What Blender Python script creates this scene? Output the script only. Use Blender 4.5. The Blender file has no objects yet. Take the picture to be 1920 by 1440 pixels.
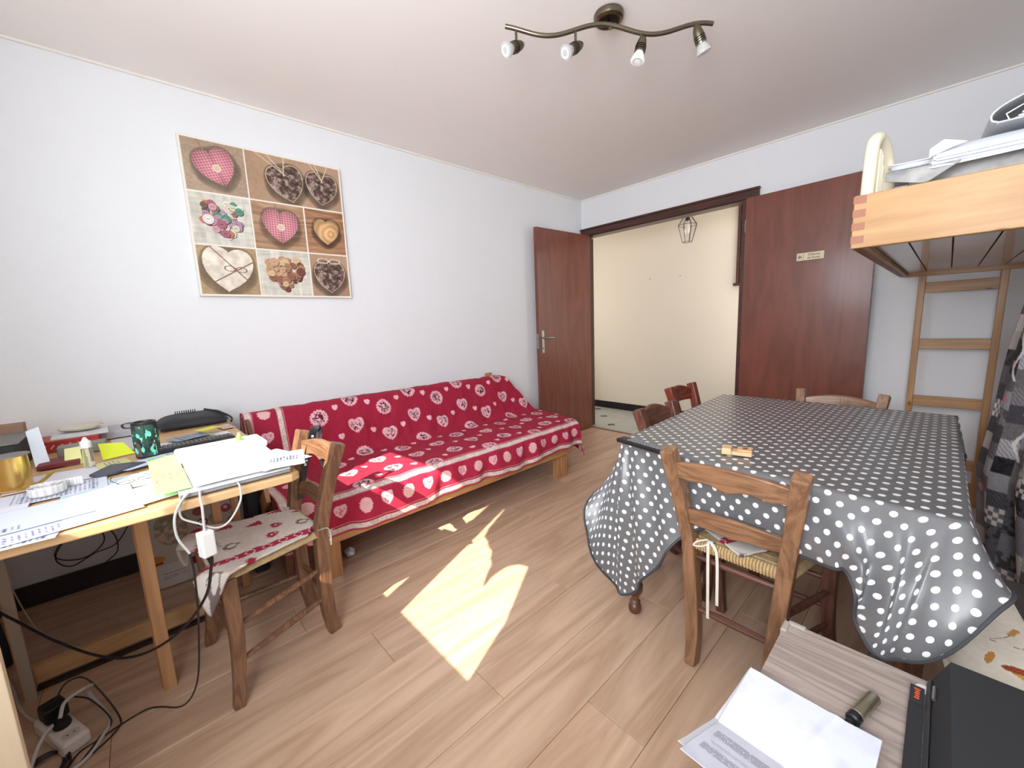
import bpy, math, random
import numpy as np
from mathutils import Vector, Matrix
random.seed(7); rng = np.random.default_rng(7)
S = bpy.context.scene
COL = S.collection
PI = math.pi

# ------------------------------------------------------------------ camera
CAM = (2.7207, -3.6016, 1.1706)
F_PX, YAW, PITCH, ROLL = 752.023, -0.8262, -0.1476, -0.0411
cy_, sy_, cp_, sp_ = math.cos(YAW), math.sin(YAW), math.cos(PITCH), math.sin(PITCH)
Fw = Vector((sy_*cp_, cy_*cp_, sp_)); R0 = Vector((cy_, -sy_, 0)); U0 = R0.cross(Fw)
Rt = R0*math.cos(ROLL) + U0*math.sin(ROLL); Up = -R0*math.sin(ROLL) + U0*math.cos(ROLL)
cam = bpy.data.cameras.new('camera'); camo = bpy.data.objects.new('camera', cam); COL.objects.link(camo)
cam.sensor_width = 36; cam.lens = F_PX/1920*36; cam.clip_start = 0.02
M = Matrix((Rt, Up, -Fw)).transposed().to_4x4(); M.translation = Vector(CAM); camo.matrix_world = M
S.camera = camo

# ------------------------------------------------------------------ light
SUN_DIR = Vector((-0.464, 1.12, -1.0)).normalized()
def lamp(name, kind, loc, direction, energy, color, **kw):
    l = bpy.data.lights.new(name, kind); o = bpy.data.objects.new(name, l); COL.objects.link(o)
    o.location = loc; o.rotation_euler = Vector(direction).to_track_quat('-Z', 'Y').to_euler()
    l.energy = energy; l.color = color
    for k, v in kw.items(): setattr(l, k, v)
    return o
lamp('sun', 'SUN', (4, -9, 8), SUN_DIR, 11.0, (1.0, 0.92, 0.74), angle=0.006)
lamp('window_daylight', 'AREA', (1.75, -4.55, 1.74), (-0.1, 1, 0.10), 16.0, (0.92, 0.96, 1.0), shape='RECTANGLE', size=1.25, size_y=0.95, spread=2.5)
lamp('added_room_fill', 'AREA', (2.70, -4.30, 1.62), (-0.60, 1, 0.10), 48.0, (0.94, 0.97, 1.0), shape='RECTANGLE', size=1.0, size_y=1.4, spread=2.4)  # fill lamp added to brighten the far room; no balcony opening exists
lamp('hall_daylight', 'AREA', (1.85, 0.5, 1.5), (-1, 0.25, -0.05), 8.0, (1.0, 0.96, 0.90), shape='RECTANGLE', size=0.7, size_y=1.6)
lamp('hall_daylight_left', 'AREA', (-1.15, 0.45, 1.4), (1, 0.3, 0), 6.0, (0.97, 0.97, 1.0), shape='RECTANGLE', size=0.7, size_y=1.6)
W = bpy.data.worlds.new('sky'); S.world = W; W.use_nodes = True
W.node_tree.nodes['Background'].inputs[0].default_value = (0.75, 0.87, 1.0, 1)
W.node_tree.nodes['Background'].inputs[1].default_value = 2.0
S.view_settings.view_transform = 'Standard'; S.view_settings.look = 'None'
S.view_settings.gamma = 1; S.view_settings.use_curve_mapping = False
S.view_settings.exposure = 0.46
S.cycles.max_bounces = 10; S.cycles.diffuse_bounces = 7; S.cycles.use_denoising = True
S.cycles.sample_clamp_indirect = 10

# ------------------------------------------------------------------ materials
def lin(c):
    c = np.asarray(c, float)/255.0
    return np.where(c <= 0.04045, c/12.92, ((c+0.055)/1.055)**2.4)
def rgb(*c): return tuple(float(x) for x in lin(c)) + (1.0,)
MATS = {}
def new_mat(name):
    m = bpy.data.materials.new(name); m.use_nodes = True; nt = m.node_tree
    return m, nt, nt.nodes['Principled BSDF']
def mat(name, c, rough=0.6, metal=0.0, var=0.06, scale=12, bump=0.0, bscale=60, alpha=1.0, trans=0.0, emit=0.0, sheen=0.0, coat=0.0):
    if name in MATS: return MATS[name]
    m, nt, b = new_mat(name); N = nt.nodes; L = nt.links
    tc = N.new('ShaderNodeTexCoord'); no = N.new('ShaderNodeTexNoise'); no.inputs['Scale'].default_value = scale
    no.inputs['Detail'].default_value = 4
    L.new(tc.outputs['Object'], no.inputs['Vector'])
    mx = N.new('ShaderNodeMix'); mx.data_type = 'RGBA'
    a = np.array(rgb(*c)); mx.inputs[6].default_value = tuple(a*[1-var]*3 if False else (a[0]*(1-var), a[1]*(1-var), a[2]*(1-var), 1))
    mx.inputs[7].default_value = (min(a[0]*(1+var), 1), min(a[1]*(1+var), 1), min(a[2]*(1+var), 1), 1)
    L.new(no.outputs['Fac'], mx.inputs[0]); L.new(mx.outputs[2], b.inputs['Base Color'])
    b.inputs['Roughness'].default_value = rough; b.inputs['Metallic'].default_value = metal
    if trans: b.inputs['Transmission Weight'].default_value = trans
    if alpha < 1: b.inputs['Alpha'].default_value = alpha
    if coat: b.inputs['Coat Weight'].default_value = coat; b.inputs['Coat Roughness'].default_value = 0.12
    if sheen: b.inputs['Sheen Weight'].default_value = sheen
    if emit:
        b.inputs['Emission Color'].default_value = rgb(*c); b.inputs['Emission Strength'].default_value = emit
    if bump:
        n2 = N.new('ShaderNodeTexNoise'); n2.inputs['Scale'].default_value = bscale; n2.inputs['Detail'].default_value = 5
        bp = N.new('ShaderNodeBump'); bp.inputs['Strength'].default_value = bump; bp.inputs['Distance'].default_value = 0.004
        L.new(tc.outputs['Object'], n2.inputs['Vector']); L.new(n2.outputs['Fac'], bp.inputs['Height']); L.new(bp.outputs['Normal'], b.inputs['Normal'])
    MATS[name] = m; return m
def wood(name, c1=None, c2=None, axis='z', grain=1.0, rough=0.45, c3=None, rand=0.0, coat=0.0, knots=False, stretch=9.0, ring=0.5):
    """grain runs along axis; object coordinates squeezed along it"""
    if name in MATS: return MATS[name]
    m, nt, b = new_mat(name); N = nt.nodes; L = nt.links
    tc = N.new('ShaderNodeTexCoord'); oi = N.new('ShaderNodeObjectInfo')
    mp = N.new('ShaderNodeMapping')
    s = [10*grain]*3; s['xyz'.index(axis)] = 10*grain/stretch
    mp.inputs['Scale'].default_value = s
    ml = N.new('ShaderNodeMath'); ml.operation = 'MULTIPLY'; ml.inputs[1].default_value = 37.0; L.new(oi.outputs['Random'], ml.inputs[0])
    cb = N.new('ShaderNodeCombineXYZ')
    for k in range(3): L.new(ml.outputs[0], cb.inputs[k])
    L.new(tc.outputs['Object'], mp.inputs['Vector']); L.new(cb.outputs[0], mp.inputs['Location'])
    n1 = N.new('ShaderNodeTexNoise'); n1.inputs['Scale'].default_value = 1.0; n1.inputs['Detail'].default_value = 6; n1.inputs['Distortion'].default_value = ring
    L.new(mp.outputs[0], n1.inputs['Vector'])
    # rings out of the noise
    m1 = N.new('ShaderNodeMath'); m1.operation = 'MULTIPLY'; m1.inputs[1].default_value = 11.0; L.new(n1.outputs['Fac'], m1.inputs[0])
    m2 = N.new('ShaderNodeMath'); m2.operation = 'PINGPONG'; m2.inputs[1].default_value = 1.0; L.new(m1.outputs[0], m2.inputs[0])
    n2 = N.new('ShaderNodeTexNoise'); n2.inputs['Scale'].default_value = 9.0; n2.inputs['Detail'].default_value = 3
    L.new(mp.outputs[0], n2.inputs['Vector'])
    m3 = N.new('ShaderNodeMath'); m3.operation = 'MULTIPLY'; L.new(m2.outputs[0], m3.inputs[0]); m3.inputs[1].default_value = 0.55
    m4 = N.new('ShaderNodeMath'); m4.operation = 'MULTIPLY_ADD'; L.new(n2.outputs['Fac'], m4.inputs[0]); m4.inputs[1].default_value = 0.55; L.new(m3.outputs[0], m4.inputs[2])
    cr = N.new('ShaderNodeValToRGB'); cr.color_ramp.elements[0].position = 0.12; cr.color_ramp.elements[1].position = 0.85
    cr.color_ramp.elements[0].color = rgb(*c2); cr.color_ramp.elements[1].color = rgb(*c1)
    L.new(m4.outputs[0], cr.inputs[0]); out = cr.outputs[0]
    if knots:
        mpk = N.new('ShaderNodeMapping'); sk = [10]*3; sk['xyz'.index(axis)] = 6; mpk.inputs['Scale'].default_value = sk
        L.new(tc.outputs['Object'], mpk.inputs['Vector']); L.new(cb.outputs[0], mpk.inputs['Location'])
        v = N.new('ShaderNodeTexVoronoi'); v.inputs['Scale'].default_value = 1.0; L.new(mpk.outputs[0], v.inputs['Vector'])
        kr = N.new('ShaderNodeValToRGB'); kr.color_ramp.elements[0].position = 0.05; kr.color_ramp.elements[1].position = 0.13
        kr.color_ramp.elements[0].color = (1, 1, 1, 1); kr.color_ramp.elements[1].color = (0, 0, 0, 1); L.new(v.outputs['Distance'], kr.inputs[0])
        mk = N.new('ShaderNodeMix'); mk.data_type = 'RGBA'; L.new(kr.outputs[0], mk.inputs[0]); L.new(out, mk.inputs[6]); mk.inputs[7].default_value = rgb(120, 66, 28)
        out = mk.outputs[2]
    if rand:
        hv = N.new('ShaderNodeHueSaturation'); ma = N.new('ShaderNodeMapRange'); ma.inputs['To Min'].default_value = 1-rand; ma.inputs['To Max'].default_value = 1+rand
        L.new(oi.outputs['Random'], ma.inputs['Value']); L.new(ma.outputs[0], hv.inputs['Value']); L.new(out, hv.inputs['Color']); out = hv.outputs[0]
    L.new(out, b.inputs['Base Color']); b.inputs['Roughness'].default_value = rough
    if coat: b.inputs['Coat Weight'].default_value = coat; b.inputs['Coat Roughness'].default_value = 0.15
    bp = N.new('ShaderNodeBump'); bp.inputs['Strength'].default_value = 0.12; bp.inputs['Distance'].default_value = 0.002
    L.new(m4.outputs[0], bp.inputs['Height']); L.new(bp.outputs['Normal'], b.inputs['Normal'])
    MATS[name] = m; return m
def printed(name, rough=0.8, bump=0.0, bscale=300, coat=0.0, sheen=0.0):
    """colour comes from the printed pattern stored on the mesh"""
    if name in MATS: return MATS[name]
    m, nt, b = new_mat(name); N = nt.nodes; L = nt.links
    at = N.new('ShaderNodeVertexColor'); at.layer_name = 'Col'; L.new(at.outputs['Color'], b.inputs['Base Color'])
    b.inputs['Roughness'].default_value = rough
    if coat: b.inputs['Coat Weight'].default_value = coat
    if sheen: b.inputs['Sheen Weight'].default_value = sheen
    if bump:
        tc = N.new('ShaderNodeTexCoord'); n2 = N.new('ShaderNodeTexNoise'); n2.inputs['Scale'].default_value = bscale
        bp = N.new('ShaderNodeBump'); bp.inputs['Strength'].default_value = bump; bp.inputs['Distance'].default_value = 0.002
        L.new(tc.outputs['Object'], n2.inputs['Vector']); L.new(n2.outputs['Fac'], bp.inputs['Height']); L.new(bp.outputs['Normal'], b.inputs['Normal'])
    MATS[name] = m; return m

# ------------------------------------------------------------------ mesh helpers
def link(name, me, material, parent=None, smooth=False):
    o = bpy.data.objects.new(name, me); COL.objects.link(o)
    if material: me.materials.append(material)
    if parent: o.parent = parent
    if smooth:
        me.polygons.foreach_set('use_smooth', [True]*len(me.polygons))
    return o
class MB:
    def __init__(s, org=(0, 0, 0)): s.v = []; s.f = []; s.o = Vector(org)
    def add(s, vs, fs):
        n = len(s.v); s.v += [tuple(Vector(p)-s.o) for p in vs]; s.f += [tuple(i+n for i in f) for f in fs]; return s
    def box(s, lo, hi, rz=0, piv=None):
        x0, y0, z0 = lo; x1, y1, z1 = hi
        vs = [(x0,y0,z0),(x1,y0,z0),(x1,y1,z0),(x0,y1,z0),(x0,y0,z1),(x1,y0,z1),(x1,y1,z1),(x0,y1,z1)]
        if rz:
            px, py = piv or ((x0+x1)/2, (y0+y1)/2); c, q = math.cos(rz), math.sin(rz)
            vs = [(px+(x-px)*c-(y-py)*q, py+(x-px)*q+(y-py)*c, z) for x, y, z in vs]
        return s.add(vs, [(0,3,2,1),(4,5,6,7),(0,1,5,4),(1,2,6,5),(2,3,7,6),(3,0,4,7)])
    def hexa(s, vs): return s.add(vs, [(0,3,2,1),(4,5,6,7),(0,1,5,4),(1,2,6,5),(2,3,7,6),(3,0,4,7)])
    def prism(s, pts, z0, z1):
        n = len(pts); vs = [(x, y, z0) for x, y in pts]+[(x, y, z1) for x, y in pts]
        return s.add(vs, [tuple(range(n))[::-1], tuple(range(n, 2*n))]+[(i, (i+1) % n, n+(i+1) % n, n+i) for i in range(n)])
    def tube(s, path, r, seg=8, cap=True):
        P = [Vector(p) for p in path]; n = len(P); rs = r if isinstance(r, (list, tuple)) else [r]*n
        vs = []; t0 = None; nrm = None
        for i in range(n):
            t = (P[min(i+1, n-1)]-P[max(i-1, 0)]).normalized()
            if nrm is None: nrm = t.orthogonal().normalized()
            else:
                nrm = (nrm - t*nrm.dot(t)); nrm = nrm.normalized() if nrm.length > 1e-6 else t.orthogonal().normalized()
            bi = t.cross(nrm)
            for k in range(seg):
                a = 2*PI*k/seg; vs.append(P[i]+(nrm*math.cos(a)+bi*math.sin(a))*rs[i])
        fs = [(i*seg+k, i*seg+(k+1) % seg, (i+1)*seg+(k+1) % seg, (i+1)*seg+k) for i in range(n-1) for k in range(seg)]
        if cap: fs += [tuple(range(seg))[::-1], tuple(range((n-1)*seg, n*seg))]
        return s.add(vs, fs)
    def lathe(s, prof, c, seg=24, axis=(0, 0, 1)):
        ax = Vector(axis).normalized(); u = ax.orthogonal().normalized(); w = ax.cross(u); c = Vector(c); vs = []
        for r, h in prof:
            for k in range(seg):
                a = 2*PI*k/seg; vs.append(c+ax*h+(u*math.cos(a)+w*math.sin(a))*r)
        n = len(prof); fs = [(i*seg+k, i*seg+(k+1) % seg, (i+1)*seg+(k+1) % seg, (i+1)*seg+k) for i in range(n-1) for k in range(seg)]
        fs += [tuple(range(seg))[::-1], tuple(range((n-1)*seg, n*seg))]
        return s.add(vs, fs)
    def sweep(s, path, wd, axx=(1, 0, 0)):
        """rectangular section: wd = list of (w along axx, d across)"""
        P = [Vector(p) for p in path]; n = len(P); vs = []; ax = Vector(axx).normalized()
        for i in range(n):
            t = (P[min(i+1, n-1)]-P[max(i-1, 0)]).normalized()
            a = (ax-t*ax.dot(t)).normalized(); b = t.cross(a); w, d = wd[i] if isinstance(wd, list) else wd
            for sx, sy in ((-1,-1),(1,-1),(1,1),(-1,1)): vs.append(P[i]+a*(sx*w/2)+b*(sy*d/2))
        fs = [(i*4+k, i*4+(k+1) % 4, (i+1)*4+(k+1) % 4, (i+1)*4+k) for i in range(n-1) for k in range(4)]
        fs += [(3,2,1,0), tuple(range((n-1)*4, n*4))]
        return s.add(vs, fs)
    def build(s, name, material, parent=None, smooth=False, bevel=0, bseg=2, kind=None, label=None):
        me = bpy.data.meshes.new(name); me.from_pydata(s.v, [], s.f); me.validate(); me.update()
        o = link(name, me, material, parent, smooth)
        if bevel:
            m = o.modifiers.new('bevel', 'BEVEL'); m.width = bevel; m.segments = bseg; m.limit_method = 'ANGLE'; m.angle_limit = 0.6
        if smooth:
            try: me.set_sharp_from_angle(angle=0.7)
            except Exception: pass
        if kind: o['kind'] = kind
        if label: o['label'] = label
        return o
def grid(name, P, material, parent=None, colors=None, uv=None, thick=0, org=(0, 0, 0), smooth=True, close_u=False, offset=0):
    """P: (nu, nv, 3) array"""
    nu, nv = P.shape[:2]; V = (P-np.array(org)).reshape(-1, 3)
    i = np.arange(nu if close_u else nu-1); j = np.arange(nv-1); I, J = np.meshgrid(i, j, indexing='ij')
    I2 = (I+1) % nu
    Fq = np.stack([I*nv+J, I2*nv+J, I2*nv+J+1, I*nv+J+1], -1).reshape(-1, 4)
    me = bpy.data.meshes.new(name); me.vertices.add(len(V)); me.vertices.foreach_set('co', V.ravel())
    me.loops.add(Fq.size); me.loops.foreach_set('vertex_index', Fq.ravel().astype(np.int32))
    me.polygons.add(len(Fq)); me.polygons.foreach_set('loop_start', np.arange(0, Fq.size, 4, dtype=np.int32))
    me.update(calc_edges=True)
    if colors is not None:
        ca = me.color_attributes.new('Col', 'FLOAT_COLOR', 'POINT'); c4 = np.ones((len(V), 4)); c4[:, :3] = colors.reshape(-1, 3); ca.data.foreach_set('color', c4.ravel())
    if uv is not None:
        ul = me.uv_layers.new(name='UV'); ul.data.foreach_set('uv', uv.reshape(-1, 2)[Fq.ravel()].ravel())
    o = link(name, me, material, parent, smooth)
    if thick:
        m = o.modifiers.new('solid', 'SOLIDIFY'); m.thickness = thick; m.offset = offset
    return o
def thing(name, label, cat, loc=(0, 0, 0), rz=0, group=None):
    o = bpy.data.objects.new(name, None); COL.objects.link(o); o.location = loc; o.rotation_euler = (0, 0, rz)
    o.empty_display_size = 0.05
    return tag(o, label, cat, group)
def tag(o, label, cat, group=None, kind=None):
    o['label'] = label; o['category'] = cat
    if group: o['group'] = group
    if kind: o['kind'] = kind
    return o
def struct(o): o['kind'] = 'structure'; return o
def crom(pts, n=8):
    P = [Vector(p) for p in pts]; P = [P[0]*2-P[1]]+P+[P[-1]*2-P[-2]]; out = []
    for i in range(1, len(P)-2):
        a, b, c, d = P[i-1:i+3]
        for k in range(n):
            t = k/n; out.append(0.5*((2*b)+(c-a)*t+(2*a-5*b+4*c-d)*t*t+(3*b-a-3*c+d)*t**3))
    out.append(P[-2]); return out
# numpy value noise
_tab = rng.random((64, 64))
def vnoise(x, y):
    xi = np.floor(x).astype(int); yi = np.floor(y).astype(int); fx = x-xi; fy = y-yi; fx = fx*fx*(3-2*fx); fy = fy*fy*(3-2*fy)
    g = lambda a, b: _tab[a % 64, b % 64]
    return (g(xi, yi)*(1-fx)+g(xi+1, yi)*fx)*(1-fy)+(g(xi, yi+1)*(1-fx)+g(xi+1, yi+1)*fx)*fy
def fbm(x, y, o=4): return sum(vnoise(x*2**k+7*k, y*2**k+3*k)/2**k for k in range(o))/sum(1/2**k for k in range(o))
def heart(x, y):
    """<0 inside; unit-size heart, y up"""
    x = x*1.2; y = y*1.15+0.1
    return (x*x+y*y-1)**3-x*x*y**3

# ------------------------------------------------------------------ common materials
M_wall = mat('wallpaper', (231, 234, 238), 0.85, bump=0.35, bscale=110, var=0.01)
M_ceil = mat('ceiling_paint', (242, 239, 236), 0.9, var=0.01)
M_hallwall = mat('hall_wallpaper', (222, 212, 196), 0.6, bump=0.3, bscale=70, var=0.03, scale=2)
M_door = wood('mahogany_veneer', (126, 70, 54), (106, 57, 43), 'z', grain=0.55, rough=0.36, stretch=7, coat=0.35)
M_trim = wood('dark_door_frame', (80, 42, 32), (54, 28, 22), 'x', grain=1.4, rough=0.4, coat=0.2)
M_dark = mat('black_plastic', (26, 26, 30), 0.4)
M_white = mat('white_plastic', (232, 232, 230), 0.4, var=0.01)
M_silver = mat('brushed_steel', (170, 168, 162), 0.35, 0.9, var=0.03)
M_nickel = mat('antique_nickel', (120, 112, 96), 0.3, 0.95, var=0.06)
M_pine = wood('pine', (194, 150, 100), (168, 124, 76), 'x', grain=0.9, rough=0.5, knots=True, stretch=12, coat=0.1)
M_pinez = wood('pine_upright', (188, 146, 102), (158, 116, 76), 'z', grain=0.9, rough=0.5, knots=True, stretch=12, coat=0.1)
M_piney = wood('pine_lengthwise', (196, 158, 112), (162, 122, 80), 'y', grain=0.9, rough=0.5, stretch=12)
M_paper = mat('white_paper', (226, 228, 236), 0.75, var=0.01)

# ================================================================== SETTING
RX = 3.4; YN = -4.35; HC = 2.42
fl = struct(MB().box((-0.15, YN-0.1, -0.06), (RX+0.1, 0.0, -0.009)).build('floor', mat('subfloor', (92, 66, 48), 0.9)))
M_oak = wood('oak_laminate', (208, 178, 152), (178, 145, 119), 'y', grain=0.62, rough=0.36, rand=0.055, stretch=11, ring=0.6)
pw, plen = 0.192, 1.285
nrow = int(math.ceil((RX)/pw))
for r in range(nrow):
    x0 = r*pw - 0.06; x1 = x0+pw
    x0c, x1c = max(x0, 0.0), min(x1, RX)
    y = YN - (r*0.43 % 1.0)*plen
    while y < 0:
        ya, yb = max(y, YN), min(y+plen, -0.002)
        if yb-ya > 0.03 and x1c-x0c > 0.01:
            cx, cyy = (x0c+x1c)/2, (ya+yb)/2; hx, hy = (x1c-x0c)/2-0.0006, (yb-ya)/2-0.0006
            b = MB(); c = 0.0012
            b.add([(-hx,-hy,-0.009),(hx,-hy,-0.009),(hx,hy,-0.009),(-hx,hy,-0.009),
                   (-hx,-hy,-c),(hx,-hy,-c),(hx,hy,-c),(-hx,hy,-c),
                   (-hx+c,-hy+c,0),(hx-c,-hy+c,0),(hx-c,hy-c,0),(-hx+c,hy-c,0)],
                  [(0,1,5,4),(1,2,6,5),(2,3,7,6),(3,0,4,7),(4,5,9,8),(5,6,10,9),(6,7,11,10),(7,4,8,11),(8,9,10,11)])
            o = b.build('plank', M_oak, fl); o.location = (cx, cyy, 0)
        y += plen
# walls
struct(MB().box((-0.12, YN-0.12, 0), (0, 0.12, HC)).build('wall_left', M_wall))
wf = MB(); wf.box((0.0, 0, 2.055), (1.585, 0.12, HC)); wf.box((1.585, 0, 0), (RX, 0.12, HC)); wf.box((0.0, 0, 0), (0.035, 0.12, 2.055))
struct(wf.build('wall_far', M_wall))
struct(MB().box((RX, YN-0.12, 0), (RX+0.12, 0.12, HC)).build('wall_right', M_wall))
WX0, WX1, WZ0, WZ1 = 1.13, 2.36, 1.26, 2.20
wn = MB(); wn.box((0, YN-0.12, 0), (WX0, YN, HC)); wn.box((WX1, YN-0.12, 0), (RX, YN, HC)); wn.box((WX0, YN-0.12, 0), (WX1, YN, WZ0)); wn.box((WX0, YN-0.12, WZ1), (WX1, YN, HC))
struct(wn.build('wall_near', M_wall))
struct(MB().box((-0.12, YN-0.12, HC), (RX+0.12, 0.12, HC+0.1)).build('ceiling', M_ceil))
# window frame with centre mullion
wi = struct(MB().box((1.752, YN-0.10, WZ0), (1.849, YN-0.01, WZ1)).build('window_1', M_white, bevel=0.004))
for lo, hi in (((WX0, YN-0.1, WZ1-0.03), (WX1, YN-0.02, WZ1)),):
    MB().box(lo, hi).build('window_frame', M_white, wi, bevel=0.003)
# curtains of the window, behind the viewer: their scallops shape the sun patch
M_lace = mat('lace', (240, 238, 232), 0.9)
def curtain_poly(pts, name, label):
    b = MB(); n = len(pts)
    b.add([(x, YN+0.012, z) for x, z in pts]+[(x, YN+0.016, z) for x, z in pts], [tuple(range(n)), tuple(range(n, 2*n))[::-1]]+[(i, (i+1) % n, n+(i+1) % n, n+i) for i in range(n)])
    return tag(b.build(name, M_lace), label, 'curtain')
curtain_poly([(1.835, 2.26), (1.845, 2.05), (1.862, 1.87), (1.885, 1.80), (1.93, 1.785), (1.96, 1.755), (2.0, 1.745), (2.025, 1.70), (2.056, 1.677), (2.07, 1.62), (2.10, 1.555), (2.108, 1.56), (2.105, 1.61),
              (2.125, 1.67), (2.15, 1.72), (2.19, 1.755), (2.248, 1.774), (2.352, 1.262), (2.42, 1.2), (2.42, 2.26)], 'window_curtain', 'scalloped white lace curtain over the window behind the viewer, right half')
curtain_poly([(1.08, 2.26), (1.08, 1.20), (1.37, 1.20), (1.35, 1.30), (1.26, 1.39), (1.19, 1.63), (1.17, 1.9), (1.2, 2.02), (1.75, 2.06), (1.75, 2.26)], 'window_curtain', 'white lace curtain over the window behind the viewer, left half')
# baseboards
M_base = mat('dark_baseboard', (52, 40, 44), 0.5)
struct(MB().box((0.0005, -4.34, 0.0), (0.014, -0.03, 0.10)).build('baseboard_left', M_base, bevel=0.002))
struct(MB().box((2.40, -0.018, 0.0), (RX-0.002, -0.0005, 0.10)).build('baseboard_far', wood('oak_skirting', (190, 150, 104), (164, 122, 80), 'x'), bevel=0.002))
# ceiling line coving strip along left wall
M_cov = mat('edge_strip', (236, 232, 226), 0.8, var=0.01)
struct(MB().box((0.0, -4.34, HC-0.012), (0.012, 0.0, HC)).build('trim_3', M_cov, bevel=0.002))
struct(MB().box((0.0, -0.012, HC-0.012), (RX, 0.0, HC)).build('trim_4', M_cov, bevel=0.002))
# door frame
fr = MB(); fr.box((0.0, -0.02, 2.055), (1.675, 0.0, 2.125)); fr.box((0.0, -0.032, 2.108), (1.68, -0.0, 2.125)); fr.box((0.03, 0.0, 2.047), (1.60, 0.12, 2.062))
struct(fr.build('trim_1', M_trim, bevel=0.003))
fj = MB(); fj.box((0.03, -0.018, 0), (0.062, 0.12, 2.04)); fj.box((1.56, -0.018, 0), (1.60, 0.12, 2.055))
struct(fj.build('trim_2', M_trim, bevel=0.003))
struct(MB().box((0.06, -0.02, -0.004), (1.56, 0.02, 0.004)).build('trim_5', mat('threshold_strip', (120, 84, 58), 0.4), bevel=0.002))

# ---------------- hall beyond the doorway
M_tile = mat('pale_floor_tile', (176, 178, 170), 0.35, var=0.10, scale=9)
M_tiled = mat('slate_insert', (74, 68, 66), 0.4)
hf = struct(MB().box((-1.3, 0.0, -0.06), (2.1, 1.1, -0.008)).build('floor_hall', mat('tile_grout', (130, 126, 118), 0.8)))
TL = 0.30; ins = 0.052
def corner_on(i, j): return (i+j) % 2 == 0
for i in range(-5, 8):
    for j in range(0, 4):
        x0, y0 = i*TL-0.088, 0.025+(j-0)*TL-0.11
        x1, y1 = x0+TL, y0+TL
        if x1 < -1.2 or x0 > 2.0 or y0 > 0.95 : continue
        pts = []
        for cx, cyy, dx, dy, ci, cj in ((x0, y0, 1, 1, i, j), (x1, y0, -1, 1, i+1, j), (x1, y1, -1, -1, i+1, j+1), (x0, y1, 1, -1, i, j+1)):
            g = 0.0015
            if corner_on(ci, cj):
                pa = (cx+dx*ins, cyy+dy*g); pb = (cx+dx*g, cyy+dy*ins)
                pts += ([pb, pa] if (dx*dy > 0) else [pa, pb])
            else: pts.append((cx+dx*g, cyy+dy*g))
        pts = [(min(max(x, -1.25), 2.05), min(max(y, 0.022), 0.95)) for x, y in pts]
        if max(p[0] for p in pts)-min(p[0] for p in pts) < 0.02 or max(p[1] for p in pts)-min(p[1] for p in pts) < 0.02: continue
        MB().prism(pts, -0.008, 0.0).build('tile', M_tile, hf)
        if corner_on(i, j) and y0 > 0.08 and y0 < 0.9:
            q = ins-0.003; MB().prism([(x0-q, y0), (x0, y0-q), (x0+q, y0), (x0, y0+q)], -0.008, 0.0005).build('insert_tile', M_tiled, hf)
struct(MB().box((-1.4, 0.955, 0), (2.1, 1.08, HC)).build('wall_hall', M_hallwall))
struct(MB().box((-1.4, 0.12, 0), (-1.3, 0.955, HC)).build('wall_hall_left', M_hallwall))
struct(MB().box((2.05, 0.12, 0), (2.15, 0.955, HC)).build('wall_hall_right', M_hallwall))
struct(MB().box((-1.4, 0.12, HC), (2.15, 1.08, HC+0.1)).build('ceiling_hall', M_ceil))
struct(MB().box((-1.4, 0.06, 0), (-0.12, 0.12, HC)).build('wall_hall_near', M_hallwall))
pb_ = struct(MB().box((-1.3, 0.950, 0), (2.05, 0.955, 0.092)).build('baseboard_hall', mat('white_grout', (150, 146, 140), 0.8)))
M_blk = mat('black_plinth_tile', (20, 20, 22), 0.15)
x = -1.29
while x < 2.04:
    MB().box((x, 0.943, 0.002), (min(x+0.195, 2.05), 0.951, 0.092)).build('tile', M_blk, pb_, bevel=0.001); x += 0.20
# small marks on the hall wall (filled screw holes)
for x, z in ((0.268, 1.637), (0.635, 1.633)):
    t = tag(MB().lathe([(0.006, 0), (0.006, 0.002)], (x, 0.954, z), 10, (0, -1, 0)).build('screw_plug', mat('plug', (120, 104, 90), 0.7)), 'small grey screw plug in the cream hall wall, %s of the two' % ('left' if x < 0.5 else 'right'), 'plug')
# dark cupboard door frame on the hall wall with hinges
t = thing('wall_cabinet', 'dark wooden hatch frame with brass hinges on the cream hall wall', 'cabinet', (1.42, 0.95, 1.48))
lx = lambda p: (p[0]-1.42, p[1]-0.95, p[2]-1.48)
MB().box(lx((1.225, 0.915, 1.49)), lx((1.25, 0.955, 2.33))).build('frame', M_trim, t, bevel=0.002)
MB().box(lx((1.255, 0.925, 1.50)), lx((1.60, 0.954, 2.33))).build('door', M_door, t, bevel=0.002)
MB().box(lx((1.205, 0.90, 1.465)), lx((1.62, 0.955, 1.492))).build('sill', M_trim, t, bevel=0.002)
for z in (1.66, 2.09): MB().lathe([(0.006, 0), (0.006, 0.07)], lx((1.262, 0.915, z)), 8).build('hinge', mat('brass_hinge', (150, 96, 70), 0.35, 0.7), t, smooth=True)

# ---------------- doors
def door(name, p0, p1, th=0.038, z0=0.008, z1=2.045):
    a = Vector((p0[0], p0[1], 0)); b = Vector((p1[0], p1[1], 0)); d = (b-a); w = d.length; ang = math.atan2(d.y, d.x)
    o = MB().box((0, -th/2, z0), (w, th/2, z1)).build(name, M_door, bevel=0.002); o.location = a; o.rotation_euler = (0, 0, ang)
    return struct(o), w
d1, w1 = door('door_1', (0.112, -0.035), (0.072, -0.80))
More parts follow.
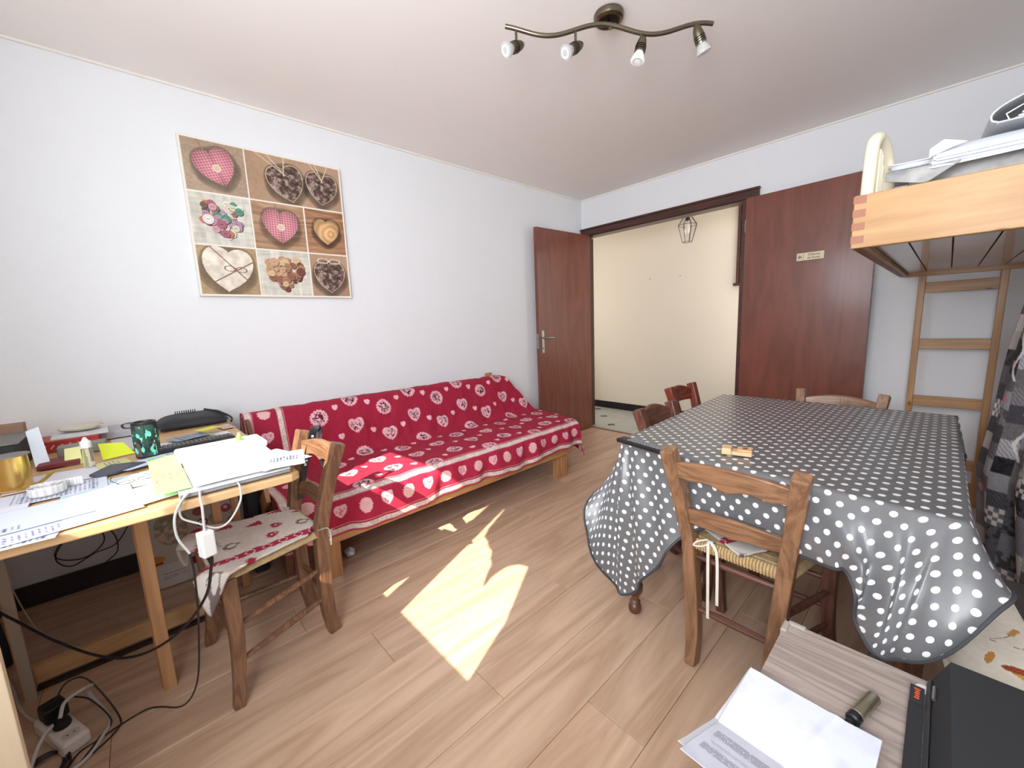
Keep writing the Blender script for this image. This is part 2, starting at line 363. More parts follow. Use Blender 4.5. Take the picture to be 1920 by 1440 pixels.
# handle on the room side (local +y side after rotation faces +x)
hx = w1-0.045
sgn = 1
MB().box((hx-0.017, sgn*0.019, 0.885), (hx+0.017, sgn*0.026, 1.10)).build('handle_plate', M_silver, d1, bevel=0.003)
MB().tube([(hx, sgn*0.024, 1.03), (hx, sgn*0.060, 1.03), (hx-0.02, sgn*0.066, 1.03), (hx-0.115, sgn*0.062, 1.028)], [0.008, 0.008, 0.009, 0.010], 10).build('handle', M_silver, d1, smooth=True)
MB().lathe([(0.006, 0), (0.006, 0.003)], (hx, 0.026, 0.93), 10, (0, 1, 0)).build('keyhole', M_dark, d1)
MB().box((hx+0.040, -0.012, 0.93), (hx+0.0465, 0.012, 1.07)).build('latch_plate', M_silver, d1)
for z in (0.25, 1.80): MB().lathe([(0.007, 0), (0.007, 0.09)], (-0.004, 0.0, z), 8).build('hinge', M_silver, d1, smooth=True)
d2, w2 = door('door_2', (1.605, -0.052), (2.372, -0.072))
for z in (0.25, 1.80): MB().lathe([(0.007, 0), (0.007, 0.09)], (-0.004, 0.0, z), 8).build('hinge', M_silver, d2, smooth=True)
# no-smoking sign
sg = thing('door_sign', 'small cream sign reading DÉFENSE DE FUMER with a struck-through cigarette, on the brown door', 'sign', (1.952, -0.083, 1.532), -0.026)
MB().box((0, -0.004, 0), (0.158, 0, 0.052)).build('plate', mat('cream_plate', (224, 212, 176), 0.45), sg, bevel=0.001)
M_ink = mat('black_ink', (34, 30, 28), 0.6)
def text(body, size, loc, parent, material, rot=(PI/2, 0, 0), align='CENTER', name='lettering', shear=0.0, ext=0.0004):
    cu = bpy.data.curves.new(name, 'FONT'); cu.body = body; cu.size = size; cu.align_x = align; cu.extrude = ext; cu.shear = shear
    tmp = bpy.data.objects.new('tmp_text', cu); COL.objects.link(tmp); bpy.context.view_layer.update()
    me = bpy.data.meshes.new_from_object(tmp.evaluated_get(bpy.context.evaluated_depsgraph_get())); bpy.data.objects.remove(tmp)
    me.name = name; me.materials.clear(); o = link(name, me, material, parent); o.location = loc; o.rotation_euler = rot; return o
text('Défense', 0.021, (0.100, -0.0046, 0.0295), sg, M_ink, shear=0.15)
text('de fumer', 0.021, (0.100, -0.0046, 0.0085), sg, M_ink, shear=0.15)
ic = MB(); ic.box((0.040, -0.0046, 0.003), (0.0415, -0.004, 0.049)); ic.box((0.008, -0.0046, 0.022), (0.033, -0.004, 0.026)); ic.box((0.012, -0.0046, 0.010), (0.014, -0.004, 0.040), 0)
ic.tube([(0.010, -0.0044, 0.012), (0.030, -0.0044, 0.040)], 0.0012, 6); ic.tube([(0.030, -0.0044, 0.012), (0.012, -0.0044, 0.040)], 0.0012, 6)
ic.build('cigarette_symbol', M_ink, sg)

# ---------------- ceiling light bar
L0 = (1.668, -2.005, HC)
cl = thing('ceiling_spotlight', 'antique nickel wavy ceiling bar with four tilted spotlights', 'light', L0)
MB().lathe([(0.060, -0.004), (0.062, -0.012), (0.058, -0.026), (0.046, -0.033)], (0, 0, 0), 32).build('ceiling_rose', M_nickel, cl, smooth=True)
MB().lathe([(0.047, -0.0325), (0.03, -0.036)], (0, 0, 0), 28).build('rose_cap', mat('dark_bronze', (44, 38, 30), 0.35, 0.8), cl, smooth=True)
for k in (-1, 1): MB().lathe([(0.006, -0.05), (0.006, -0.033)], (0.02*k, 0.02*k, 0), 10).build('post', M_nickel, cl, smooth=True)
A = Vector((1.462, -2.400, 2.318))-Vector(L0); B = Vector((1.995, -1.775, 2.318))-Vector(L0)
mid = Vector((0.0, 0.0, -0.048+0)); path = []
bd = (B-A).normalized(); sd = Vector((-bd.y, bd.x, 0))
# the bar passes under the rose
A2 = Vector((-0.262, -0.318, -0.088)); B2 = Vector((0.262, 0.318, -0.066))
off = (A+B)/2
for k in range(61):
    t = k/60; p = A.lerp(B, t); p.z = -0.124 + 0.022*math.sin((t*2-0.16)*2*PI+PI) * (0.85)
    path.append(p)
path = [Vector(p) for p in path]
MB().tube(path, 0.0085, 12).build('bar', M_nickel, cl, smooth=True)
MB().tube([(0, 0, -0.033), Vector((off.x, off.y, -0.120))], 0.006, 8).build('stem', M_nickel, cl, smooth=True)
def spot(t, heading, tilt, frosted, down=0.045):
    p = path[int(t*60)]; q = p+Vector((0, 0, -down))
    st = MB().tube([p, q], 0.005, 10).build('spot_stem', M_nickel, cl, smooth=True)
    d = Vector(heading).normalized()*math.sin(tilt)+Vector((0, 0, -1))*math.cos(tilt); d.normalize()
    c = q-d*0.028
    prof = [(0.003, -0.014), (0.010, -0.008), (0.0165, 0.006), (0.020, 0.024), (0.021, 0.046), (0.0205, 0.056)]
    sh = MB().lathe(prof, c, 20, d).build('spot_housing', M_nickel, cl, smooth=True)
    for k in range(3): MB().lathe([(0.0213, 0.030+k*0.008), (0.0216, 0.032+k*0.008), (0.0213, 0.034+k*0.008)], c, 20, d).build('vent_ring', mat('dark_bronze', (44, 38, 30)), sh, smooth=True)
    bm = mat('frosted_bulb', (240, 240, 236), 0.3) if frosted else mat('bulb_glass', (225, 225, 225), 0.08, trans=0.5)
    bu = MB().lathe([(0.014, 0.050), (0.018, 0.060), (0.024, 0.074), (0.0275, 0.086), (0.0275, 0.090), (0.024, 0.0915)], c, 24, d).build('bulb', bm, cl, smooth=True)
    MB().lathe([(0.020, 0.0905), (0.019, 0.0925), (0.008, 0.091)], c, 20, d).build('lens', mat('bulb_lens', (208, 210, 212), 0.15), bu, smooth=True)
toc = (Vector(CAM)-Vector(L0)); toc.z = 0; toc.normalize(); rt = Vector((toc.y, -toc.x, 0))*-1
lf = Vector((-Rt.x, -Rt.y, 0)).normalized()
spot(0.055, lf*1.0+toc*0.9, 1.05, False, 0.062)
spot(0.345, lf*1.0+toc*0.7, 1.00, False, 0.062)
spot(0.66, toc*0.3+lf*0.5, 0.30, True, 0.045)
spot(0.945, -lf*0.6-toc*0.2, 0.45, False, 0.045)

# ---------------- hall pendant
hp = thing('hall_pendant', 'black wire cage pendant lamp hanging in the hall', 'light', (0.905, 0.50, HC))
M_wire = mat('black_wire', (24, 22, 22), 0.4, 0.4)
zc = -0.262
MB().tube([(0, 0, 0), (0, 0, zc+0.0)], 0.003, 6).build('cord', M_dark, hp, smooth=True)
MB().lathe([(0.016, zc-0.055), (0.018, zc-0.02), (0.016, zc)], (0, 0, 0), 16).build('lamp_holder', M_dark, hp, smooth=True)
rings = [(0.030, zc-0.004), (0.090, zc-0.095), (0.046, zc-0.255)]
cg = MB()
for k in range(8):
    a = 2*PI*k/8; P = [Vector((r*math.cos(a), r*math.sin(a), z)) for r, z in rings]; cg.tube(P[:2], 0.0022, 6); cg.tube(P[1:], 0.0022, 6)
for r, z in rings: cg.tube([(r*math.cos(2*PI*k/8), r*math.sin(2*PI*k/8), z) for k in range(9)], 0.0022, 6)
cg.build('wire_cage', M_wire, hp)
MB().lathe([(0.012, zc-0.055), (0.014, zc-0.07), (0.028, zc-0.12), (0.028, zc-0.15), (0.016, zc-0.175), (0.004, zc-0.18)], (0, 0, 0), 20).build('bulb', mat('clear_bulb', (240, 236, 225), 0.1, trans=0.6), hp, smooth=True)

# ================================================================== PICTURE
def canvas_colors(nu, nv):
    U, V = np.meshgrid(np.linspace(0, 1, nu), np.linspace(0, 1, nv), indexing='ij')  # V up
    C = np.zeros((nu, nv, 3)); C[:] = (236, 230, 220)
    g = 0.0045
    def burlap(x, y, c, amp=26, f=95):
        w = np.sin(x*f*6.28)*np.sin(y*f*6.28+x*9)+0.8*(fbm(x*90, y*90, 2)-0.5)*2
        sh = (fbm(x*3, y*3, 3)-0.5)*30
        return np.array(c)[None, :]+(w*amp*0.6+sh)[:, None]
    def linen(x, y, c): return np.array(c)[None, :]+((fbm(x*60, y*9, 3)+fbm(x*9, y*60, 3)-1)*40)[:, None]
    def plank(x, y, c): return np.array(c)[None, :]+((fbm(x*8, y*70+4*fbm(x*4, y*4, 2), 3)-0.5)*80)[:, None]
    X0, X1, X2, X3 = 0.008, 0.353, 0.700, 0.992
    Y3, Y2, Y1, Y0 = 0.992, 0.665, 0.332, 0.008
    panels = [(X0, X1, Y2, Y3, 'gingham1'), (X1, X3, Y2, Y3, 'bark2'), (X0, X1, Y1, Y2, 'buttons1'), (X1, X2, Y1, Y2, 'gingham2'),
              (X2, X3, Y1, Y2, 'woodheart'), (X0, X1, Y0, Y1, 'paperheart'), (X1, X2, Y0, Y1, 'buttons2'), (X2, X3, Y0, Y1, 'bark1')]
    for a, b, c, d, kind in panels:
        m = (U > a+g) & (U < b-g) & (V > c+g) & (V < d-g)
        x = (U[m]-a)/(d-c)-(b-a)/(d-c)/2; y = (V[m]-c)/(d-c)-0.5   # panel units, height 1
        ux, uy = U[m], V[m]
        col = None
        def over(col, mask, c, soft=None): col[mask] = c if np.ndim(c) == 1 else c[mask]; return col
        def shadow(col, h, k=0.35):
            f = np.clip(1-np.clip(h, 0, 0.9)/0.9, 0, 1); return col*(1-k*f)[:, None]
        def hh(cx, cyy, s, rot=0.0):
            ca, sa = math.cos(rot), math.sin(rot); X = ((x-cx)*ca+(y-cyy)*sa)/s; Y = (-(x-cx)*sa+(y-cyy)*ca)/s
            return heart(X, Y), X, Y
        if kind.startswith('gingham'):
            col = burlap(ux, uy, (172, 150, 128)) if kind[-1] == '1' else plank(ux, uy, (166, 132, 104))
            h, X, Y = hh(0.02, 0.0, 0.37, 0.35 if kind[-1] == '1' else -0.02)
            col = shadow(col, h)
            st = (np.sin(X*46)*0.5+np.sin(Y*46)*0.5)
            pk = np.stack([200+28*st, 132+42*st, 142+40*st], -1)*(1.08-0.28*(X*X+Y*Y)*0.8-0.12*np.exp(-(X/0.12)**2))[:, None]
            col = over(col, h < 0, pk)
            r = np.hypot(X-0.0, Y-0.0); col = over(col, r < 0.20, np.array([228, 212, 190.])); col = over(col, (r > 0.11) & (r < 0.13), np.array([180, 156, 132.])); col = over(col, (np.hypot(abs(X)-0.04, abs(Y)-0.04) < 0.022), np.array([110, 80, 66.]))
            col = over(col, (abs(X+0.10+0.1*Y) < 0.035) & (Y > 0.5) & (Y < 1.9), np.array([150, 122, 98.]))
        elif kind.startswith('bark'):
            col = burlap(ux, uy, (176, 146, 120), 16)
            hs = [hh(-0.20, -0.07, 0.40, 0.25), hh(0.54, -0.05, 0.37, -0.08)] if kind[-1] == '2' else [hh(0.0, -0.06, 0.38, 0)]
            for h, X, Y in hs:
                col = shadow(col, h, 0.45); n = fbm(X*7, Y*7, 4)
                bk = np.stack([82+120*(n-0.42), 62+110*(n-0.42), 54+105*(n-0.42)], -1)+np.where(fbm(X*5+9, Y*5+4, 3) > 0.6, 60, 0)[:, None]
                col = over(col, h < 0, bk); col = over(col, (h < 0) & (heart(X/0.965, Y/0.965) > 0), np.array([214, 192, 164.]))
                for s_ in ((-1, 1) if kind[-1] == '1' else ()): col = over(col, (abs(np.hypot((X-s_*0.36)*0.8, (Y-1.05)*1.7)-0.26) < 0.030), np.array([226, 210, 186.]))
                if kind[-1] == '2':
                    for k_ in (0.5, 0.9, -0.35): col = over(col, (abs(X+k_*(Y-0.55)) < 0.028) & (Y > 0.45) & (Y < 1.9), np.array([216, 198, 172.]))
        elif kind.startswith('buttons'):
            col = linen(ux, uy, (206, 203, 192)); R = np.random.default_rng(5 if kind[-1] == '1' else 11)
            pal = [(196, 120, 118), (92, 150, 124), (222, 212, 190), (214, 160, 172), (120, 96, 84), (170, 104, 120), (226, 214, 160), (184, 150, 176), (206, 130, 96), (236, 232, 226)] if kind[-1] == '1' else [(170, 128, 98), (196, 156, 122), (222, 190, 150), (120, 70, 62), (206, 168, 134), (150, 100, 80)]
            h, X, Y = hh(0.0, -0.02, 0.42); 
            for q in range(170):
                px, py = R.uniform(-1.05, 1.05), R.uniform(-1.05, 1.0)
                if heart(np.array(px*1.12), np.array(py*1.12)) > 0: continue
                rr = R.uniform(0.12, 0.22); cc = np.array(pal[R.integers(len(pal))], float); r = np.hypot(X-px, Y-py)
                col = over(col, (np.hypot(X-px-0.03, Y-py+0.03) < rr), cc*0.45); col = over(col, r < rr, cc); col = over(col, (r > rr*0.62) & (r < rr*0.74), cc*0.82); col = over(col, np.hypot(abs(X-px)-0.035, Y-py) < 0.024, cc*0.35)
        elif kind == 'woodheart':
            col = plank(ux, uy, (160, 116, 84)); h, X, Y = hh(0.02, 0.0, 0.30); col = shadow(col, h, 0.5)
            rr = np.sin(np.hypot(X-0.3, Y+0.1)*16+3*fbm(X*2, Y*2, 2)); pk = np.stack([206+16*rr, 164+16*rr, 116+14*rr], -1)*(1.1-0.3*(X*X+Y*Y))[:, None]; col = over(col, h < 0, pk)
        elif kind == 'paperheart':
            col = burlap(ux, uy, (172, 146, 112)); h, X, Y = hh(-0.02, 0.0, 0.47, -0.1); col = shadow(col, h)
            n = fbm(X*4, Y*4, 4)-0.5; pk = np.stack([226+70*n, 216+72*n, 202+76*n], -1); col = over(col, h < 0, pk)
            for k_, b_ in ((0.75, 0.0), (-0.9, 0.1)): col = over(col, (abs(Y-k_*(X-0.25)-b_) < 0.03) & (h < 0), np.array([132, 96, 78.]))
            for s_ in (-1, 1): col = over(col, abs(np.hypot((X-0.28-s_*0.22)*1.0, (Y-0.1)*1.8)-0.2) < 0.025, np.array([122, 88, 70.]))
        C[m] = np.clip(col, 18, 245)
    return lin(np.clip(C, 0, 255))
pc = thing('heart_canvas', 'square canvas print of eight heart photographs hung on the white wall', 'picture', (0.0, -2.92, 1.39))
y0, y1, z0, z1 = -3.325, -2.525, 1.385, 2.185
MB((0, -2.92, 1.39)).box((0.002, y0, z0), (0.0285, y1, z1)).build('stretcher', mat('canvas_edge', (226, 220, 212), 0.85, var=0.02), pc, bevel=0.002)
nn = 400; YY, ZZ = np.meshgrid(np.linspace(y0+0.002, y1-0.002, nn), np.linspace(z0+0.002, z1-0.002, nn), indexing='ij')
P = np.stack([np.full_like(YY, 0.0295), YY, ZZ], -1)
grid('canvas_print', P, printed('canvas_print', 0.7, 0.1), pc, canvas_colors(nn, nn), org=(0, -2.92, 1.39), smooth=False)

# ================================================================== CHAIRS
def wset(tone):
    t = {'oak': ((152, 112, 82), (106, 74, 52)), 'walnut': ((134, 98, 72), (90, 60, 44)), 'dark': ((112, 72, 58), (72, 42, 34)), 'red': ((134, 66, 42), (88, 34, 22))}[tone]
    return [wood('%s_%s' % (tone, ax), t[0], t[1], ax, grain=2.3, rough=0.42, stretch=10, coat=0.12) for ax in 'xz']
def make_chair(name, label, loc, rz, tone='oak', legtone=None, sc=1.0, group=None, crest=(0.050, 0.024, 0.012)):
    t = thing(name, label, 'chair', loc, rz, group)
    MX, MZ = wset(tone); LX, LZ = wset(legtone or tone)
    for s in (-1, 1):
        pth = [(s*0.106, -0.172, 0), (s*0.107, -0.163, 0.04), (s*0.110, -0.152, 0.14), (s*0.128, -0.150, 0.40), (s*0.133, -0.155, 0.46), (s*0.152, -0.190, 0.62), (s*0.161, -0.214, 0.70), (s*0.168, -0.235, 0.762)]
        pth = [Vector((x*sc, y, z)) for x, y, z in pth]; pp = crom(pth, 4)
        MB().sweep(pp, [(0.042 if p.z > 0.1 else 0.034+p.z*0.07, 0.046) for p in pp]).build('back_post', MZ, t, bevel=0.005)
        fp = crom([(s*0.200*sc, 0.178, 0), (s*0.190*sc, 0.166, 0.08), (s*0.182*sc, 0.154, 0.22), (s*0.184*sc, 0.158, 0.428)], 4)
        MB().sweep(fp, [(0.030+p.z*0.035, 0.032+p.z*0.03) for p in fp]).build('leg', LZ, t, bevel=0.004)
    # crest rail, bowed back, arched top, scalloped lower edge
    def rail(zc_, zt, hw, yb, h, arch, scal, name, dep=0.018):
        n = 25; b = MB(); vs = []; fs = []
        for k in range(n):
            u = -1+2*k/(n-1); x = u*hw*sc; y = yb-0.022*(1-u*u)
            top = zc_+zt+arch*(1-u*u); bot = zc_+scal*(abs(math.sin(u*PI*1.5))*0.9-0.4*math.exp(-(u/0.16)**2))*(1-abs(u)**4)
            tl = -0.22*(top-zc_)  # leans with the posts
            vs += [(x, y-dep/2, bot), (x, y+dep/2, bot), (x, y+dep/2+tl*0.8, top), (x, y-dep/2+tl*0.8, top)]
        for k in range(n-1):
            for q in range(4): fs.append((k*4+q, k*4+(q+1) % 4, (k+1)*4+(q+1) % 4, (k+1)*4+q))
        fs += [(3,2,1,0), tuple(range((n-1)*4, n*4))]; b.add(vs, fs)
        b.build(name, MX, t, bevel=0.004)
    rail(0.668, crest[0], 0.158, -0.212, 0.06, crest[1], crest[2], 'crest_rail', 0.020)
    rail(0.508, 0.046, 0.138, -0.168, 0.05, 0.020, 0.006, 'back_rail', 0.016)
    def rung(a, b, r=0.0095, tone_=None):
        a = Vector(a); b = Vector(b); pts = [a.lerp(b, k/6) for k in range(7)]
        MB().tube(pts, [r*0.8, r, r*1.15, r*1.2, r*1.15, r, r*0.8], 8).build('rung', LX, t, smooth=True)
    for s in (-1, 1):
        for z in (0.15, 0.27): rung((s*0.114*sc, -0.148, z+0.01), (s*0.184*sc, 0.155, z-0.01))
    rung((-0.18*sc, 0.152, 0.20), (0.18*sc, 0.152, 0.20)); rung((-0.18*sc, 0.150, 0.30), (0.18*sc, 0.150, 0.30))
    rung((-0.112*sc, -0.152, 0.20), (0.112*sc, -0.152, 0.20)); rung((-0.126*sc, -0.150, 0.385), (0.126*sc, -0.150, 0.385))
    # rush seat: trapezoid, four woven triangles of ridges, rolled edges
    n = 61; U, V = np.meshgrid(np.linspace(-1, 1, n), np.linspace(-1, 1, n), indexing='ij')
    def seatP(U, V, zz):
        hw = (0.148+(0.200-0.148)*(V+1)/2)*sc; return np.stack([U*hw, 0.012+V*0.160, zz], -1)
    R = np.maximum(abs(U), abs(V)); zt = 0.447-0.020*R**10-0.006*(1-R)+0.0014*np.sin(R*78)
    top = seatP(U, V, zt); bot = seatP(U, V, 0.412+0.012*R**10)
    M_rush = mat('rush_weave', (178, 152, 112), 0.8, var=0.35, scale=60, bump=0.5, bscale=160)
    V1 = top.reshape(-1, 3); V2 = bot.reshape(-1, 3); fs = []
    for i in range(n-1):
        for j in range(n-1):
            q = i*n+j; fs.append((q, q+n, q+n+1, q+1)); fs.append((n*n+q, n*n+q+1, n*n+q+n+1, n*n+q+n))
    rim = [i*n for i in range(n)]+[(n-1)*n+j for j in range(1, n)]+[i*n+n-1 for i in range(n-2, -1, -1)]+[j for j in range(n-2, 0, -1)]
    for a, c in zip(rim, rim[1:]+rim[:1]): fs.append((c, a, n*n+a, n*n+c))
    b = MB(); b.add(np.vstack([V1, V2]).tolist(), fs); b.build('seat', M_rush, t, smooth=True)
    # rolled cord along the back edge of the seat
    cd = MB()
    for k in range(34):
        u = -1+2*(k+0.5)/34; cd.tube([(u*0.145*sc, -0.150, 0.446), (u*0.145*sc, -0.160, 0.440), (u*0.145*sc, -0.162, 0.428), (u*0.145*sc, -0.156, 0.415)], 0.0042, 6)
    cd.build('rush_edge', mat('rush_cord', (192, 164, 118), 0.7, var=0.3, scale=90), t, smooth=True, kind='stuff')
    return t
CG = 'rush seated chairs'
ch1 = make_chair('dining_chair', 'brown wooden chair with rush seat pulled up to the cluttered desk', (1.067, -3.352, 0), PI+0.083, 'walnut', group=CG)
ch2 = make_chair('dining_chair', 'oak chair with scalloped crest rail at the near side of the table', (2.332, -2.185, 0), -0.02, 'oak', 'dark', sc=1.05, group=CG)
ch3 = make_chair('dining_chair', 'darker brown chair at the doorway side of the table, nearer of the two', (2.035, -1.855, 0), -PI/2-0.10, 'dark', sc=0.78, group=CG, crest=(0.052, 0.045, -0.0))
ch4 = make_chair('dining_chair', 'reddish brown chair at the doorway side of the table, farther of the two', (1.875, -1.235, 0), -PI/2-0.10, 'red', sc=0.74, group=CG, crest=(0.052, 0.040, -0.0))
ch5 = make_chair('dining_chair', 'pale wooden chair at the far side of the table in front of the brown door', (2.365, -1.245, 0), PI-0.06, 'oak', 'dark', group=CG)

# ---- cushions -------------------------------------------------
def alpine(x, y):
    """cream fabric with crimson firs, ribbon bands and outlined hearts; x,y in metres"""
    C = np.zeros(x.shape+(3,)); C[:] = (206, 198, 190); C += ((fbm(x*120, y*120, 2)-0.5)*16)[..., None]
    red = np.array([158, 30, 62.]); gr = np.array([110, 96, 92.])
    def ov(m, c): C[m] = c
    # ribbon band
    d = x+0.10; bm = abs(d) < 0.012; ov(bm, red); ov(bm & (abs(np.sin(y*170)*0.008-np.abs(d)*0.9+0.002) < 0.0016), np.array([226, 196, 200.]))
    # firs in a row
    for cx, cyy in ((0.055, -0.12), (0.10, -0.065), (0.055, 0.0), (0.10, 0.06), (0.055, 0.12), (0.13, 0.0), (0.14, 0.12), (0.14, -0.13)):
        X = x-cx; Y = y-cyy; hh_ = (Y+0.022); w = (0.044-hh_)*0.55*(0.55+0.45*(np.mod(hh_*110, 1.0))); ov((hh_ > 0) & (hh_ < 0.044) & (abs(X) < w), red)
    for cx, cyy, s, fill in ((-0.03, -0.10, 0.018, 0), (-0.05, -0.02, 0.016, 1), (-0.03, 0.07, 0.018, 0), (-0.145, 0.05, 0.017, 1), (-0.15, -0.06, 0.017, 0), (0.0, 0.13, 0.015, 1), (0.0, -0.045, 0.016, 1), (-0.15, 0.13, 0.016, 0)):
        h = heart((x-cx)/s, (y-cyy)/s)
        if fill: ov(h < 0, red); ov((h < -0.3) & (fbm(x*150, y*150, 2) > 0.55), np.array([220, 186, 190.]))
        else: ov((h > -0.22) & (h < 0.05), gr)
    for cx, cyy in ((-0.055, 0.14), (0.015, 0.09), (-0.06, -0.15)):
        ov((abs(x-cx) < 0.03) & (abs(y-cyy-0.003*np.sin(x*400)) < 0.0025) & (np.sin(x*900) > -0.3), gr)
    return lin(np.clip(C, 0, 255))
def seat_cushion(name, label, loc, rz, grp, flip=1, droop=True):
    t = thing(name, label, 'cushion', loc, rz, grp); n = 110
    U, V = np.meshgrid(np.linspace(-1, 1, n), np.linspace(-1, 1, n), indexing='ij')
    hw = 0.150+(0.205-0.150)*(V+1)/2; kk = 1-0.17*(abs(U)*abs(V))**5; X = U*hw*kk; Y = 0.015+V*0.163*kk
    R = (abs(U)**5+abs(V)**5)**0.2; Z = 0.455+0.010*np.clip(1-R, 0, 1)**0.5+0.0025*(fbm(U*3+5, V*3, 3)-0.5)*2
    if droop:  # the front corners hang over the legs
        for s in (1, -1):
            d = np.clip((s*U+V)-1.12, 0, 1)/0.88; d = d*d*(3-2*d)
            o_ = np.clip((s*U+V)-1.30, 0, 0.7)/0.7; q_ = np.clip((o_-0.30)/0.70, 0, 1)
            Z += -0.100*q_*q_*(3-2*q_)+0.006*np.clip(o_*5, 0, 1); X += s*0.034*np.clip(o_*3.2, 0, 1); Y += 0.050*np.clip(o_*3.2, 0, 1)
        e = np.clip(V-0.85, 0, 1)/0.15; Z -= 0.022*e*e; Y += 0.006*e
    P = np.stack([X*flip, Y, Z], -1)
    grid('cover', P, printed('cotton_print', 0.85, 0.1), t, alpine(X*flip*0.74, Y*0.74-0.01), thick=0.008, offset=-1)
    M_tie = mat('cream_tape', (218, 212, 200), 0.8)
    for s in (-1, 1):
        for q in range(2):
            p = Vector((s*0.150, -0.135, 0.452)); o = MB().sweep(crom([p, p+Vector((s*0.012, -0.030, 0.0)), p+Vector((s*0.010, -0.040, -0.03)), p+Vector((s*0.005+0.008*q*s, -0.036, -0.055-0.015*q))], 5), (0.008, 0.0016)).build('tie', M_tie, t)
    return t
seat_cushion('seat_cushion', 'cream cushion with crimson fir trees and ribbon band on the chair at the desk', (1.067, -3.352, 0), PI+0.083, 'alpine print chair cushions')
# chair 2 cushion: pushed askew on the seat
t = thing('seat_cushion', 'pale cushion with crimson ribbon band askew on the near table chair', 'cushion', (2.300, -2.17, 0), 0.0, 'alpine print chair cushions'); n = 90
U, V = np.meshgrid(np.linspace(-1, 1, n), np.linspace(-1, 1, n), indexing='ij')
ca, sa = math.cos(-0.55), math.sin(-0.55); X0_ = U*0.145; Y0_ = V*0.135
X = X0_*ca-Y0_*sa; Y = X0_*sa+Y0_*ca; Rr = (abs(U)**6+abs(V)**6)**(1/6)
Z = 0.458+0.010*np.clip(1-Rr, 0, 1)**0.5
Cc = alpine(X0_*0.74-0.15, Y0_*0.74)
grid('cover', np.stack([X, Y, Z], -1), printed('cotton_print', 0.85, 0.1), t, Cc, thick=0.008, offset=-1)
M_tie = mat('cream_tape', (218, 212, 200), 0.8)
for dx, ln in ((0.0, 0.26), (0.018, 0.20)):
    p = Vector((-0.045+dx*0.5, -0.150, 0.452)); MB().sweep(crom([p, p+Vector((0.002, -0.028, 0.004)), p+Vector((0.004+dx, -0.036, -0.03)), p+Vector((0.008+dx, -0.032, -ln))], 6), (0.009, 0.0016)).build('tie', M_tie, t)
MB().tube(crom([(-0.05, -0.168, 0.458), (-0.075, -0.185, 0.45), (-0.085, -0.190, 0.435), (-0.06, -0.188, 0.44), (-0.04, -0.178, 0.452)], 6), 0.003, 6).build('tie', M_tie, t, smooth=True)

# lanyard hanging on chair 1
ly = thing('lanyard', 'black ribbon lanyard with white lettering hung on the desk chair post', 'lanyard', (0.928, -3.103, 0.785))
M_rib = mat('black_ribbon', (38, 40, 46), 0.45)
def band(path, w, name, m, par, ax=(1, 0, 0)): return MB().sweep(crom(path, 8), (w, 0.0018), ax).build(name, m, par)
band([(-0.055, 0.035, -0.045), (-0.02, 0.02, -0.012), (0.008, -0.004, -0.028), (0.012, -0.034, -0.110), (0.012, -0.062, -0.200), (0.010, -0.082, -0.300)], 0.030, 'ribbon', M_rib, ly, (0.3, -0.9, 0))
band([(-0.050, 0.040, -0.050), (-0.015, 0.028, -0.030), (0.006, 0.012, -0.095), (0.007, 0.018, -0.155), (0.007, 0.030, -0.222), (0.007, 0.032, -0.292)], 0.022, 'ribbon', M_rib, ly, (0.2, 1, 0))
band([(0.007, 0.032, -0.292), (0.007, 0.026, -0.34), (0.007, 0.012, -0.375), (0.007, -0.015, -0.425)], 0.012, 'ribbon', M_rib, ly, (0.2, 1, 0))
lm = MB()
for k in range(8):
    q = k/8; y_ = -0.010-0.045*q; z_ = -0.045-0.13*q
    lm.box((0.0135, y_-0.004-0.003*(k % 3), z_-0.004), (0.0150, y_+0.004, z_+0.004+0.002*(k % 2)))
lm.build('lettering', mat('white_ink', (220, 222, 226), 0.6), ly)

# ================================================================== TABLE
TZ = 0.718
NL, NR, FRr, FL_ = Vector((1.905, -2.287, 0)), Vector((2.788, -2.375, 0)), Vector((2.775, -1.135, 0)), Vector((1.862, -1.14, 0))
tb = thing('dining_table', 'wooden dining table with turned legs under the polka dot oilcloth', 'table', (2.33, -1.73, 0))
org = (2.33, -1.73, 0)
ins_ = lambda p, k: (p.x+(2.33-p.x)*k, p.y+(-1.73-p.y)*k)
M_tab = wood('table_wood', (112, 72, 50), (76, 46, 32), 'y', rough=0.45); M_tabz = wood('table_leg_wood', (118, 78, 58), (82, 50, 38), 'z', rough=0.4, coat=0.2)
MB(org).prism([ins_(p, 0.012) for p in (NL, NR, FRr, FL_)], TZ-0.032, TZ-0.004).build('tabletop', M_tab, tb, bevel=0.004)
MB(org).prism([ins_(p, 0.10) for p in (NL, NR, FRr, FL_)], TZ-0.12, TZ-0.033).build('apron', M_tab, tb)
def turned(name_loc):
    prof = [(0.016, 0.0), (0.023, 0.006), (0.026, 0.022), (0.022, 0.036), (0.014, 0.044), (0.021, 0.050), (0.014, 0.058), (0.015, 0.078), (0.024, 0.086), (0.030, 0.10), (0.030, 0.125), (0.022, 0.138), (0.020, 0.15), (0.026, 0.30), (0.030, 0.44), (0.024, 0.50), (0.031, 0.52), (0.031, 0.60), (0.031, TZ-0.034)]
    return MB(org).lathe(prof, name_loc, 20).build('leg', M_tabz, tb, smooth=True)
for p in ((1.952, -2.268, 0), (2.722, -2.318, 0), (2.72, -1.19, 0), (1.92, -1.19, 0)): turned(p)

# oilcloth: top plus draped skirt
def quad(a, b): # point of the top at a,b in 0..1 (x then y)
    near = NL.lerp(NR, a); far = FL_.lerp(FRr, a); return near.lerp(far, b)
